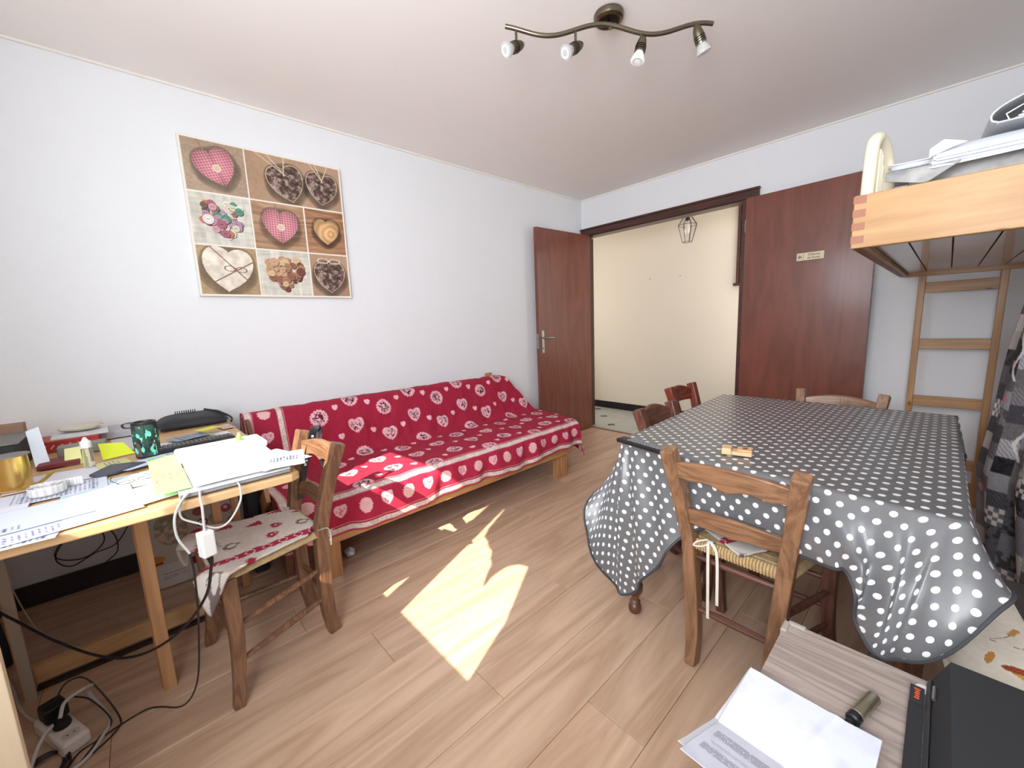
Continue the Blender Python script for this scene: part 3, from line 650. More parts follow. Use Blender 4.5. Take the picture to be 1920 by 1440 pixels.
# perimeter stations: (edge param a,b), hem point, mid bulge point
CL = [  # edge point (x,y), mid (x,y,z), hem (x,y,z)
 ((1.863, -1.16), (1.846, -1.145, 0.65), (1.846, -1.145, 0.60)),
 ((1.875, -1.45), (1.862, -1.45, 0.66), (1.862, -1.45, 0.62)),
 ((1.885, -1.75), (1.873, -1.75, 0.66), (1.873, -1.75, 0.62)),
 ((1.895, -2.02), (1.877, -2.06, 0.63), (1.868, -2.10, 0.56)),
 ((1.900, -2.20), (1.852, -2.26, 0.58), (1.800, -2.36, 0.47)),
 ((1.903, -2.262), (1.870, -2.32, 0.54), (1.835, -2.42, 0.33)),
 ((1.912, -2.285), (1.905, -2.345, 0.48), (1.905, -2.375, 0.17)),
 ((1.925, -2.291), (1.945, -2.355, 0.46), (1.965, -2.350, 0.125)),
 ((1.950, -2.294), (1.99, -2.360, 0.47), (2.035, -2.375, 0.22)),
 ((2.010, -2.300), (2.06, -2.350, 0.50), (2.105, -2.385, 0.33)),
 ((2.090, -2.308), (2.13, -2.332, 0.55), (2.17, -2.350, 0.44)),
 ((2.20, -2.318), (2.23, -2.334, 0.62), (2.26, -2.332, 0.505)),
 ((2.32, -2.330), (2.335, -2.345, 0.62), (2.355, -2.338, 0.515)),
 ((2.44, -2.342), (2.455, -2.362, 0.62), (2.47, -2.358, 0.515)),
 ((2.55, -2.352), (2.565, -2.412, 0.62), (2.575, -2.420, 0.545)),
 ((2.64, -2.360), (2.635, -2.445, 0.60), (2.612, -2.455, 0.555)),
 ((2.705, -2.367), (2.675, -2.465, 0.57), (2.632, -2.475, 0.47)),
 ((2.745, -2.371), (2.705, -2.485, 0.55), (2.668, -2.495, 0.415)),
 ((2.768, -2.374), (2.745, -2.490, 0.555), (2.716, -2.505, 0.425)),
 ((2.782, -2.372), (2.785, -2.480, 0.58), (2.775, -2.500, 0.485)),
 ((2.787, -2.362), (2.812, -2.440, 0.63), (2.828, -2.462, 0.585)),
 ((2.788, -2.340), (2.822, -2.380, 0.645), (2.852, -2.395, 0.600)),
 ((2.787, -2.25), (2.815, -2.25, 0.63), (2.835, -2.24, 0.55)),
 ((2.785, -2.00), (2.806, -2.00, 0.60), (2.812, -2.0, 0.48)),
 ((2.782, -1.70), (2.802, -1.70, 0.60), (2.806, -1.70, 0.48)),
 ((2.778, -1.40), (2.800, -1.40, 0.60), (2.806, -1.40, 0.48)),
 ((2.775, -1.16), (2.800, -1.15, 0.62), (2.812, -1.16, 0.56)),
 ((2.765, -1.137), (2.79, -1.105, 0.60), (2.80, -1.09, 0.52)),
 ((2.60, -1.136), (2.60, -1.122, 0.66), (2.60, -1.120, 0.61)),
 ((2.30, -1.137), (2.30, -1.122, 0.66), (2.30, -1.120, 0.61)),
 ((2.00, -1.139), (2.0, -1.122, 0.66), (2.0, -1.120, 0.61)),
 ((1.88, -1.140), (1.86, -1.115, 0.60), (1.85, -1.105, 0.48)),
]
def closed_crom(A, m):
    A = np.array(A, float); n = len(A); out = []
    for i in range(n):
        p0, p1, p2, p3 = A[i-1], A[i], A[(i+1) % n], A[(i+2) % n]
        # chord-aware sampling
        for k in range(m):
            t = k/m; out.append(0.5*(2*p1+(p2-p0)*t+(2*p0-5*p1+4*p2-p3)*t*t+(3*p1-p0-3*p2+p3)*t**3))
    return np.array(out)
mseg = 14
E_ = closed_crom([(a[0], a[1], TZ) for a, b, c in CL], mseg); Mi = closed_crom([b for a, b, c in CL], mseg); He = closed_crom([c for a, b, c in CL], mseg)
ns = len(E_); cen = np.array([2.33, -1.73, TZ])
rings_ = [cen*0+np.array([2.33, -1.73, TZ])+(E_-cen)*k for k in (0.02, 0.2, 0.4, 0.6, 0.8, 0.92, 0.975)]
out_dir = (E_-cen); out_dir[:, 2] = 0; out_dir /= np.linalg.norm(out_dir, axis=1)[:, None]
rings_.append(E_.copy())
e2 = E_+out_dir*0.006; e2[:, 2] = TZ-0.006; rings_.append(e2)
nd = 26; sarc = np.linspace(0, 1, nd+1)[1:]
st_i = np.arange(ns)/mseg
for t_ in sarc:
    p = (1-t_)**2*e2+2*t_*(1-t_)*(2*Mi-0.5*(e2+He))+t_*t_*He
    # sharp folds radiating from the two near corners
    w1 = np.exp(-((st_i-7.4)/2.6)**2); w2 = np.exp(-((st_i-15.4)/1.5)**2)
    amp = (0.013*w1*np.sin(st_i*4.6+t_*1.6)+0.014*w2*np.sin(st_i*4.2-t_*6.5)-0.012*np.exp(-((st_i-17.3-0.6*t_)/0.35)**2)+0.003*np.sin(st_i*1.3))*math.sin(min(t_*1.5, 1)*PI/2)
    nrm_ = out_dir.copy(); p = p+nrm_*amp[:, None]
    p[:, 2] += 0.012*w2*np.sin(t_*12+st_i*1.3)*math.sin(PI*t_)
    rings_.append(p)
P = np.stack(rings_, 1)  # ns, nr
# unrolled uv in metres
UVc = np.zeros(P.shape[:2]+(2,)); UVc[:, :8] = P[:, :8, :2]
base = P[:, 7, :2]; d_acc = np.zeros(ns)
# hanging direction on the flat cloth: outward, fanned at corners
Hd = He[:, :2]-E_[:, :2]
flat = out_dir[:, :2].copy()
ang = np.arctan2(E_[:, 1]+1.73, E_[:, 0]-2.33)
def sidedir(x, y):
    u = (x-1.862)/(2.79-1.862); dl, dr = x-(1.862+0.04*(-(y+1.14)/1.15)), 2.787-x; dn, df = y-(-2.287-0.088*u/1), -1.136-y
    v = np.zeros(2)
    for d_, dd in ((dl, (-1, 0)), (dr, (1, 0)), (dn, (0, -1)), (df, (0, 1))): v = v+np.array(dd)*math.exp(-max(d_, 0)/0.035)
    return v/np.linalg.norm(v)
flat = np.array([sidedir(x, y) for x, y in E_[:, :2]])
for k in range(8, P.shape[1]):
    d_acc = d_acc+np.linalg.norm(P[:, k]-P[:, k-1], axis=1); UVc[:, k] = base+flat*d_acc[:, None]
# small wrinkles of the top
topz = (fbm(P[:, :7, 0]*5, P[:, :7, 1]*5, 3)-0.5)*0.004; P[:, :7, 2] += np.clip(topz, -0.0005, 0.003)
# polka dot material
m, nt, bs = new_mat('polka_oilcloth'); N = nt.nodes; L_ = nt.links
uvn = N.new('ShaderNodeUVMap'); uvn.uv_map = 'UV'
def dots(offx, offy):
    mp = N.new('ShaderNodeMapping'); mp.inputs['Scale'].default_value = (20, 20, 1); mp.inputs['Location'].default_value = (offx, offy, 0); L_.new(uvn.outputs[0], mp.inputs['Vector'])
    fr_ = N.new('ShaderNodeVectorMath'); fr_.operation = 'FRACTION'; L_.new(mp.outputs[0], fr_.inputs[0])
    sb = N.new('ShaderNodeVectorMath'); sb.operation = 'SUBTRACT'; sb.inputs[1].default_value = (0.5, 0.5, 0); L_.new(fr_.outputs[0], sb.inputs[0])
    sx = N.new('ShaderNodeSeparateXYZ'); L_.new(sb.outputs[0], sx.inputs[0]); cb = N.new('ShaderNodeCombineXYZ'); L_.new(sx.outputs[0], cb.inputs[0]); L_.new(sx.outputs[1], cb.inputs[1])
    ln = N.new('ShaderNodeVectorMath'); ln.operation = 'LENGTH'; L_.new(cb.outputs[0], ln.inputs[0])
    lt = N.new('ShaderNodeMath'); lt.operation = 'LESS_THAN'; lt.inputs[1].default_value = 0.155; L_.new(ln.outputs['Value'], lt.inputs[0]); return lt.outputs[0]
mxm = N.new('ShaderNodeMath'); mxm.operation = 'MAXIMUM'; L_.new(dots(0.1, 0.2), mxm.inputs[0]); L_.new(dots(0.6, 0.7), mxm.inputs[1])
mc = N.new('ShaderNodeMix'); mc.data_type = 'RGBA'; L_.new(mxm.outputs[0], mc.inputs[0]); mc.inputs[6].default_value = rgb(104, 105, 108); mc.inputs[7].default_value = rgb(236, 236, 236)
L_.new(mc.outputs[2], bs.inputs['Base Color']); bs.inputs['Roughness'].default_value = 0.34; bs.inputs['Coat Weight'].default_value = 0.25; bs.inputs['Coat Roughness'].default_value = 0.22
nz = N.new('ShaderNodeTexNoise'); nz.inputs['Scale'].default_value = 7; nz.inputs['Detail'].default_value = 3; bp = N.new('ShaderNodeBump'); bp.inputs['Strength'].default_value = 0.35; bp.inputs['Distance'].default_value = 0.012
tcn = N.new('ShaderNodeTexCoord'); L_.new(tcn.outputs['Object'], nz.inputs['Vector']); L_.new(nz.outputs['Fac'], bp.inputs['Height']); L_.new(bp.outputs['Normal'], bs.inputs['Normal'])
tc_ = grid('tablecloth', P, m, None, uv=UVc, org=(2.33, -1.73, 0), close_u=True)
tc_.location = (2.33, -1.73, 0)
tag(tc_, 'grey oilcloth with white polka dots draped over the dining table', 'tablecloth')
# centre cap of the fan
cap = MB((2.33, -1.73, 0)); cap.add([tuple(P[i, 0]) for i in range(0, ns)], [tuple(range(ns))])
hem = P[:, -1]
hp_ = [Vector(q) for q in hem[::3]]; hp_.append(hp_[0])
MB((2.33, -1.73, 0)).tube(hp_, 0.0045, 6, cap=False).build('hem_binding', mat('grey_binding', (62, 64, 68), 0.6), tc_, smooth=True)
# second meeting of the fan at the centre
P0 = P[:, 0]; P0c = np.stack([np.repeat(P0.mean(0)[None], ns, 0), P0], 1); UV0 = np.stack([P0c[:, 0, :2], P0c[:, 1, :2]], 1)
grid('cloth_centre', P0c, m, tc_, uv=UV0, org=(2.33, -1.73, 0), close_u=True)

# remote control
rc = thing('remote_control', 'black television remote control lying on the near left corner of the table', 'remote', (2.035, -2.355, TZ+0.004), -0.20)
MB().box((-0.112, -0.022, 0.003), (0.100, 0.022, 0.019)).build('body', M_dark, rc, bevel=0.005)
for i in range(12):
    for j in range(3): MB().box((-0.065+i*0.0125, -0.014+j*0.0105, 0.0185), (-0.057+i*0.0125, -0.007+j*0.0105, 0.0215)).build('button', mat('grey_rubber', (126, 128, 132), 0.6), rc)
# wooden trivet pieces
tr = thing('wooden_rest', 'small carved pale wood block lying behind the near chair crest', 'block', (2.283, -2.215, TZ+0.003), 0.25)
M_beech = wood('beech', (222, 184, 140), (196, 152, 108), 'x', rough=0.6)
MB().box((-0.040, -0.022, 0.0), (-0.012, 0.024, 0.022)).build('block', M_beech, tr, bevel=0.003)
MB().box((-0.012, -0.020, 0.0), (0.046, 0.022, 0.013)).build('base', M_beech, tr, bevel=0.003)
MB().box((0.004, -0.020, 0.013), (0.046, 0.022, 0.021)).build('raised_end', M_beech, tr, bevel=0.003)
MB().lathe([(0.008, 0.0), (0.008, 0.0012)], (0.026, 0.002, 0.021), 16).build('burnt_mark', mat('burnt', (120, 76, 48), 0.7), tr)

# ================================================================== SOFA
so = thing('daybed', 'pine daybed sofa along the white wall beneath the crimson throw', 'sofa', (0.45, -2.2, 0)); og = (0.45, -2.2, 0)
M_sp = wood('sofa_pine', (204, 152, 102), (178, 126, 78), 'y', grain=0.8, rough=0.45, stretch=12, coat=0.15)
M_spz = wood('sofa_pine_upright', (196, 146, 100), (164, 114, 74), 'z', grain=0.8, rough=0.45, coat=0.15)
MB(og).box((0.815, -3.13, 0.185), (0.842, -1.32, 0.272)).build('front_rail', M_sp, so, bevel=0.004)
MB(og).box((0.05, -3.13, 0.185), (0.075, -1.32, 0.272)).build('rear_rail', M_sp, so, bevel=0.004)
for yy in (-3.13, -1.345):
    MB(og).box((0.078, yy, 0.20), (0.812, yy+0.025, 0.262)).build('end_rail', M_sp, so, bevel=0.003)
for yy in (-3.125, -1.42):
    MB(og).box((0.770, yy, 0.0), (0.812, yy+0.035, 0.35)).build('leg', M_spz, so, bevel=0.003)
    MB(og).box((0.790, yy+0.045, 0.0), (0.815, yy+0.115, 0.26)).build('leg', M_spz, so, bevel=0.003)
    MB(og).box((0.05, yy, 0.0), (0.09, yy+0.07, 0.70)).build('leg', M_spz, so, bevel=0.003)
# left end panel, arm and brace
MB(og).hexa([(0.09, -3.232, 0.28), (0.60, -3.232, 0.28), (0.60, -3.212, 0.28), (0.09, -3.212, 0.28), (0.09, -3.232, 0.72), (0.20, -3.232, 0.72), (0.20, -3.212, 0.72), (0.09, -3.212, 0.72)]).build('end_panel', wood('dark_pine', (132, 92, 64), (96, 64, 44), 'z', rough=0.5), so, bevel=0.003)
MB(og).hexa([(0.60, -3.232, 0.12), (0.72, -3.232, 0.06), (0.72, -3.200, 0.06), (0.60, -3.200, 0.12), (0.60, -3.232, 0.40), (0.82, -3.232, 0.40), (0.82, -3.200, 0.40), (0.60, -3.200, 0.40)]).build('end_bracket', wood('dark_pine', (132, 92, 64)), so, bevel=0.004)
MB(og).sweep([(0.18, -3.245, 0.14), (0.60, -3.245, 0.42)], (0.02, 0.07), (0, 1, 0)).build('brace', M_spz, so, bevel=0.003)
MB(og).box((0.10, -3.18, 0.275), (0.82, -1.16, 0.405)).build('mattress', mat('mattress_ticking', (160, 60, 80), 0.9), so, bevel=0.02)
MB(og).hexa([(0.085, -3.20, 0.41), (0.285, -3.20, 0.41), (0.285, -1.30, 0.41), (0.085, -1.30, 0.41), (0.085, -3.20, 0.722), (0.165, -3.20, 0.722), (0.165, -1.36, 0.722), (0.085, -1.36, 0.722)]).build('back_cushion', mat('mattress_ticking', (160, 60, 80)), so, bevel=0.015)
MB(og).box((0.04, -1.45, 0.70), (0.065, -1.385, 0.765)).build('post_end', M_spz, so, bevel=0.003)

def throw_colors(S_, T_, TH):
    """S along the sofa from its left end (m), T down from the back top (m), TH hem distance"""
    C = np.zeros(S_.shape+(3,)); C[:] = (156, 20, 54)
    C += ((fbm(S_*400, T_*400, 1)-0.5)*14)[..., None]
    pink = np.array([232, 178, 188.]); dk = np.array([84, 14, 34.]); wh = np.array([226, 208, 200.]); cream = np.array([236, 208, 172.])
    def ov(m, c): C[m] = c
    def motif(cx, cyy, s, kind, inv=1):
        X = (S_-cx)/s; Y = -(T_-cyy)/s
        near = (abs(X) < 1.5) & (abs(Y) < 1.5)
        if not near.any(): return
        lace = fbm(S_*150+cx*31, T_*150, 2)
        if kind == 'h': h = heart(X, Y); out = h < 0; rim = h > -0.28; inner = heart(X/0.72, Y/0.72) < 0
        else:
            r = np.hypot(X, Y); a = np.arctan2(Y, X); ro = 1.0+0.05*np.cos(a*16); out = r < ro; rim = r > 0.86; inner = r < 0.74
            h = r
        out &= near
        ov(out, pink)
        if s > 0.04:
            ov(out & inner & (lace > 0.53), dk)
            if kind == 'c': ov(out & (h > 0.36) & (h < 0.44), dk)
            ov(out & rim & (np.sin((S_+T_)*700) > 0.4), pink*0.86)
        elif s > 0.022: ov(out & inner & (lace > 0.6), np.array([200, 110, 120.]) if kind == 'h' else np.array([220, 180, 140.]))
    # main field
    k = 0
    for i in range(0, 10):
        for j in range(0, 8):
            cx = 0.38+i*0.205; cyy = 0.0+j*0.185+(0.0925 if i % 2 else 0)
            kind = 'h' if (i+j) % 2 == 0 else 'c'
            if cx > 2.30 : continue
            if cyy > TH-0.215: continue
            motif(cx, cyy, 0.050, kind)
    for i in range(0, 10):
        for j in range(0, 16):
            cx = 0.38+0.1025+i*0.205; cyy = 0.0+j*0.0925+0.046
            if j % 2 == 0 : continue
            if cyy > TH-0.20 or cx > 2.3: continue
            motif(cx, cyy, 0.019, 'h')
    # borders
    def lace_band(m, q):
        n_ = fbm(S_*240, T_*240, 1); C[m] = np.where((n_ > 0.5)[..., None], wh, wh*0.86)[m]
    D = TH-T_   # distance to the front hem
    bandm = lambda d, a, b: (d > a) & (d < b)
    for d in (D, S_):
        for lo in (0.008, 0.165):
            C[bandm(d, lo-0.012, lo+0.040) & (np.sin(d*900) > 0.2)] = (206, 130, 140)
    for d, q in ((S_, 0), (D, 1)):
        for lo in (0.008, 0.165): lace_band(bandm(d, lo, lo+0.026), q)
        C[(d < 0.008)] = (178, 60, 84)
        C[bandm(d, 0.034, 0.165) & (S_ > (0.0 if q else 0.034))] = C[bandm(d, 0.034, 0.165) & (S_ > (0.0 if q else 0.034))]
    reg = bandm(S_, 0.045, 0.160); C[reg] = (156, 24, 56)
    reg = bandm(D, 0.045, 0.160); C[reg] = (168, 28, 62)
    for j in range(16):
        motif2 = 'c' if j % 2 == 0 else 'h'
        motif(0.103, 0.10+j*0.145, 0.033, motif2)
    for i in range(21): motif(0.24+i*0.116, TH-0.103, 0.032, 'c' if i % 2 else 'h')
    return lin(np.clip(C, 0, 255))
# profile across the sofa (x,z), behind the back, over it, seat, front drop
prof = [(0.070, 0.60), (0.072, 0.70), (0.085, 0.738), (0.12, 0.748), (0.165, 0.740), (0.185, 0.715), (0.225, 0.62), (0.272, 0.50), (0.305, 0.445), (0.345, 0.424), (0.45, 0.420), (0.60, 0.420), (0.74, 0.420), (0.80, 0.416), (0.838, 0.402), (0.858, 0.372), (0.868, 0.32), (0.874, 0.235)]
pr = crom([(a, 0, b) for a, b in prof], 10); pr = np.array([(p.x, p.z) for p in pr])
ln = np.concatenate([[0], np.cumsum(np.hypot(*np.diff(pr, axis=0).T))]); TT = ln[-1]
nt_, ns_ = 330, 560
tq = np.linspace(0, TT, nt_); px_ = np.interp(tq, ln, pr[:, 0]); pz_ = np.interp(tq, ln, pr[:, 1])
Slen = 2.36; sq = np.linspace(0, Slen, ns_)
SS, TTg = np.meshgrid(sq, tq, indexing='ij')
X = np.repeat(px_[None], ns_, 0).copy(); Z = np.repeat(pz_[None], ns_, 0).copy()
# where the support ends along y, depending on x
y_left = -3.245
yend = np.interp(px_, [0.07, 0.16, 0.28, 0.34, 0.60, 0.86], [-1.36, -1.36, -1.16, -1.10, -1.12, -1.20])
send = yend-y_left
flat_y = y_left+np.minimum(SS, send[None]); over = np.clip(SS-send[None], 0, None)
# drop over the right end: quarter-ish fall
slope = np.interp(px_, [0.07, 0.20, 0.30, 0.40, 0.86], [1.15, 1.0, 0.9, 1.35, 1.42])  # angle below horizontal
Yg = flat_y+over*np.cos(slope)[None]*np.minimum(1, 1/(0.001+over)*0.9+0)*1.0
Yg = flat_y+over*np.cos(slope)[None]
Zg = np.maximum(Z-over*np.sin(slope)[None], np.where(px_ < 0.30, 0.43, 0.10)[None]*0+0.145+0.05*np.sin(SS*3))
Zg = np.minimum(Zg, Z)
# wrinkles
wr = (fbm(SS*9, TTg*3.2+2, 3)-0.5); wr2 = (fbm(SS*16+TTg*5, TTg*7, 2)-0.5); rid = 1-np.abs(2*fbm(SS*6+9, TTg*2.2, 3)-1)
seatmask = np.exp(-((X-0.32)/0.16)**2)
fr_drop = np.clip((0.40-Z)/0.12, 0, 1)
Zg += 0.014*wr+0.009*wr2+0.022*seatmask*(rid-0.75)
X += 0.013*seatmask*(rid-0.7)+fr_drop*(0.008*np.sin(SS*21)+0.007*np.sin(SS*37+1))+0.013*wr2*np.clip((0.70-Z)*9, 0, 1)+0.012*(rid-0.7)*np.clip((0.70-Z)*9, 0, 1)
# front hem dips and waves; left end slightly longer
hemz = fr_drop**2*(0.012*np.sin(SS*7.2+1)-0.012*np.clip(1.3-SS, 0, 2))
Zg += hemz
Yg += 0.01*np.sin(TTg*9)*np.exp(-SS*6)
P = np.stack([X, Yg, Zg], -1)
tw = grid('throw_blanket', P, printed('woven_throw', 0.9, 0.25, 260), None, throw_colors(SS, TTg-0.13, TT-0.13), thick=0.004, org=(0.45, -2.2, 0.42), offset=1)
tw.location = (0.45, -2.2, 0.42)
tag(tw, 'crimson throw with pink lace hearts and medallions draped over the daybed', 'blanket')
# crumpled tissue under the sofa edge
def blob(name, c, r, sq_, material, seed, parent=None, n=24):
    U, V = np.meshgrid(np.linspace(0, 2*PI, n, endpoint=False), np.linspace(0.02, PI-0.02, n), indexing='ij')
    d = np.stack([np.cos(U)*np.sin(V), np.sin(U)*np.sin(V), np.cos(V)], -1); f = 0.7+0.6*fbm(d[..., 0]*3+seed, d[..., 1]*3+d[..., 2]*2.5+seed, 3)
    P = d*f[..., None]*r*np.array(sq_); P[..., 2] -= P[..., 2].min()
    o = grid(name, P, material, parent, close_u=True, smooth=False); o.location = c; return o
tag(blob('crumpled_tissue', (0.672, -2.925, 0.001), 0.024, (1.25, 1.1, 0.8), M_paper, 3.0), 'crumpled white tissue ball on the floor under the daybed', 'tissue')

# ================================================================== BUNK BED (top bunk, right)
bb = thing('bunk_bed', 'pine top bunk with dovetailed foot board, cream rail and slatted underside', 'bed', (2.95, -1.0, 1.36)); ob = (2.95, -1.0, 1.36)
BX0, BX1, BY0, BY1, BZ0, BZ1 = 2.493, 3.36, -1.915, -0.045, 1.362, 1.520
MB(ob).box((BX0, BY0, BZ0), (BX1, BY0+0.028, BZ1)).build('foot_board', M_pine, bb, bevel=0.003)
sb_ = MB(ob).box((BX0+0.002, BY0+0.028, BZ0), (BX0+0.024, BY1, BZ1-0.004)).build('side_board', wood('reddish_board', (150, 100, 74), (118, 74, 54), 'y', rough=0.5), bb, bevel=0.002)
for k in range(4):
    zc_ = BZ1-0.014-k*0.0395
    MB(ob).box((BX0-0.001, BY0-0.0012, zc_-0.011), (BX0+0.030, BY0+0.004, zc_+0.011)).build('finger_joint', mat('joint_endgrain', (158, 100, 72), 0.5, var=0.1), bb)
# ledge and under-boards
MB(ob).box((BX0+0.024, BY0+0.03, BZ0+0.002), (BX0+0.040, BY1, BZ0+0.016)).build('ledge', M_piney, bb)
MB(ob).box((BX0+0.024, BY1-0.03, BZ0-0.004), (BX1, BY1, BZ0+0.03)).build('rear_rail', M_pine, bb, bevel=0.002)
x = BX0+0.0245
for k in range(9):
    MB(ob).box((x+0.002, BY0+0.029, BZ0+0.018), (min(x+0.0955, BX1), BY1-0.031, BZ0+0.030)).build('under_board', mat('varnished_board', (176, 150, 128), 0.25, var=0.12, scale=5, coat=0.5), bb, bevel=0.0015); x += 0.0975
# cream tubular end rail
M_cream = mat('cream_lacquer', (232, 224, 200), 0.35, var=0.02)
cr = crom([(2.518, -1.875, 1.50), (2.520, -1.875, 1.60), (2.522, -1.870, 1.665), (2.527, -1.855, 1.688), (2.532, -1.83, 1.694), (2.540, -1.79, 1.682), (2.546, -1.74, 1.64), (2.548, -1.70, 1.58), (2.548, -1.69, 1.50)], 6)
MB(ob).tube(cr, 0.0175, 14).build('end_rail', M_cream, bb, smooth=True)
for k in range(4): MB(ob).sweep([(2.534, -1.84+k*0.03, 1.50), (2.536, -1.84+k*0.03, 1.66)], (0.008, 0.006)).build('rail_slat', M_cream, bb)
# mattress with marbled grey sheet
n1, n2 = 60, 120
m, nt, bs = new_mat('marbled_sheet'); N = nt.nodes; L_ = nt.links
tcn = N.new('ShaderNodeTexCoord'); nz = N.new('ShaderNodeTexNoise'); nz.inputs['Scale'].default_value = 14; nz.inputs['Detail'].default_value = 7; cr_ = N.new('ShaderNodeValToRGB')
cr_.color_ramp.elements[0].position = 0.40; cr_.color_ramp.elements[1].position = 0.60; cr_.color_ramp.elements[0].color = rgb(140, 140, 141); cr_.color_ramp.elements[1].color = rgb(180, 178, 176)
L_.new(tcn.outputs['Object'], nz.inputs['Vector']); L_.new(nz.outputs['Fac'], cr_.inputs[0]); L_.new(cr_.outputs[0], bs.inputs['Base Color']); bs.inputs['Roughness'].default_value = 0.9
U, V = np.meshgrid(np.linspace(0, PI, n1), np.linspace(0, 1, n2), indexing='ij')
# end face rounded (superellipse) seen over the board
A_, B_ = np.meshgrid(np.sin(np.linspace(-PI/2, PI/2, 90)), np.sin(np.linspace(-PI/2, PI/2, 140)), indexing='ij')
Rm = (abs(A_)**5+abs(B_)**5)**0.2
Xm = 2.955+A_*0.400; Ym = -0.98+B_*0.902; Zm = 1.596-0.100*np.clip(Rm, 0, 1.2)**40+0.006*(fbm(A_*4, B_*9, 3)-0.5)+0.030*np.exp(-((A_+0.84)/0.20)**2)*np.exp(-((B_+0.95)/0.15)**2)
Zm = np.maximum(Zm, 1.40)
mt = grid('mattress', np.stack([Xm, Ym, Zm], -1), m, None, org=(2.955, -0.98, 1.40)); mt.location = (2.955, -0.98, 1.40)
tag(mt, 'mattress in a grey marbled sheet on the top bunk', 'mattress')
MB((2.955, -0.98, 1.40)).box((2.57, -1.86, 1.395), (3.34, -0.10, 1.45)).build('mattress_core', m, mt)
# loose triangle of the sheet lying over the board
A_, B_ = np.meshgrid(np.linspace(0, 1, 24), np.linspace(0, 1, 14), indexing='ij')
Xs = 2.56+A_*0.15; low = np.interp(A_, [0, 0.55, 0.62, 1.0], [0.030, 0.052, 0.050, 0.012])
grid('sheet_fold', np.stack([Xs, -1.883-0.026*np.sqrt(np.clip(B_, 0, 1)), 1.575-0.004*A_-B_*low], -1), m, mt, thick=0.0015, org=(2.955, -0.98, 1.40))
# paper stacks
def stack(name, label, cx, cyy, w, d, z, n, rz, dz=0.0032, curl=0.0, drape=0.0, tilt=0.0, cols=None, group=None, jit=0.006):
    t = thing(name, label, 'papers', (cx, cyy, z), rz, group); R = random.Random(hash(label) & 0xffff if False else len(label)*7+n)
    for k in range(n):
        a = R.uniform(-0.05, 0.05); ox, oy = R.uniform(-jit, jit), R.uniform(-jit, jit)
        U, V = np.meshgrid(np.linspace(-0.5, 0.5, 12), np.linspace(-0.5, 0.5, 8), indexing='ij')
        X = U*w; Y = V*d; Z = k*dz+curl*(np.clip(-U-0.2, 0, 1)**2)*(k/n)*4+0.0006*np.sin(U*7+k)+tilt*(U+0.5)*w-drape*np.clip(-V-0.0, 0, 1)**1.6*2.6
        c_, s_ = math.cos(a), math.sin(a)
        c = (cols or [M_paper])[k % len(cols or [1])]
        grid('sheet', np.stack([X*c_-Y*s_+ox, X*s_+Y*c_+oy, Z], -1), c, t, thick=dz*0.55, smooth=False, offset=1)
    return t
M_pw2 = mat('blue_white_paper', (222, 230, 240), 0.75, var=0.02); M_pw3 = mat('grey_white_paper', (214, 214, 216), 0.75, var=0.02)
stack('paper_stack', 'long pile of white documents on the bunk beside the cream rail', 2.665, -1.655, 0.235, 0.20, 1.597, 7, 0.10, 0.0052, tilt=0.0, drape=0.010, cols=[M_paper, M_pw2, M_pw3])
stack('paper_stack', 'fan of white papers with folded corner on the bunk edge above the pine board', 2.800, -1.800, 0.29, 0.20, 1.602, 9, 0.03, 0.0030, tilt=0.01, drape=0.055, cols=[M_paper, M_paper, M_pw2])
fc = MB((2.68, -1.885, 1.60)); fc.add([(2.648, -1.890, 1.590), (2.648, -1.891, 1.612), (2.674, -1.875, 1.634), (2.720, -1.870, 1.616), (2.69, -1.889, 1.604)], [(0, 1, 4), (1, 2, 3, 4), (4, 1, 0), (4, 3, 2, 1)])
tag(fc.build('folded_sheet', M_paper), 'white sheet with its corner folded up at the front of the bunk papers', 'paper').location = (2.68, -1.885, 1.60)
# lever arch binder, open side towards the room
bi = thing('ring_binder', 'light grey ring binder stuffed with papers lying on the bunk pile', 'binder', (2.90, -1.74, 1.650), 0.05)
M_bg = mat('binder_grey', (188, 190, 192), 0.45, var=0.03)
shell = crom([(0.20, 0, 0.105), (0.0, 0, 0.088), (-0.11, 0, 0.050), (-0.142, 0, 0.030), (-0.148, 0, 0.014), (-0.138, 0, 0.003), (-0.10, 0, 0.0), (0.20, 0, 0.004)], 6)
MB().sweep([Vector((p.x, p.y, p.z)) for p in shell], (0.20, 0.004), (0, 1, 0)).build('cover', M_bg, bi, smooth=False)
for k in range(7):
    MB().hexa([(-0.10+0.006*k, -0.09, 0.006+0.007*k), (0.2, -0.09, 0.008+0.008*k), (0.2, 0.09, 0.008+0.008*k), (-0.10+0.006*k, 0.09, 0.006+0.007*k), (-0.10+0.006*k, -0.09, 0.0105+0.007*k), (0.2, -0.09, 0.0125+0.008*k), (0.2, 0.09, 0.0125+0.008*k), (-0.10+0.006*k, 0.09, 0.0105+0.007*k)]).build('paper', [M_paper, M_pw3][k % 2], bi)
MB().tube([(-0.11, -0.05, 0.012), (-0.118, -0.05, 0.03), (-0.09, -0.05, 0.045)], 0.003, 6).build('ring', M_silver, bi, smooth=True)

# ladder
ld = thing('bunk_ladder', 'pine ladder leaning on the white wall below the top bunk', 'ladder', (2.745, -0.15, 0)); oL = (2.745, -0.15, 0)
for s in (0, 1):
    xt, xb = (2.600, 2.598) if s == 0 else (2.912, 2.905)
    MB(oL).sweep([(xb, -0.13, 0.0), (xt, -0.145, 1.357)], (0.030, 0.045)).build('rail', M_pinez, ld, bevel=0.003)
for z in (0.245, 0.61, 0.955, 1.285):
    MB(oL).box((2.612, -0.152, z-0.030), (2.900, -0.130, z+0.030)).build('rung', wood('ladder_pine', (186, 146, 102), (158, 118, 78), 'x', knots=True, stretch=12), ld, bevel=0.003)

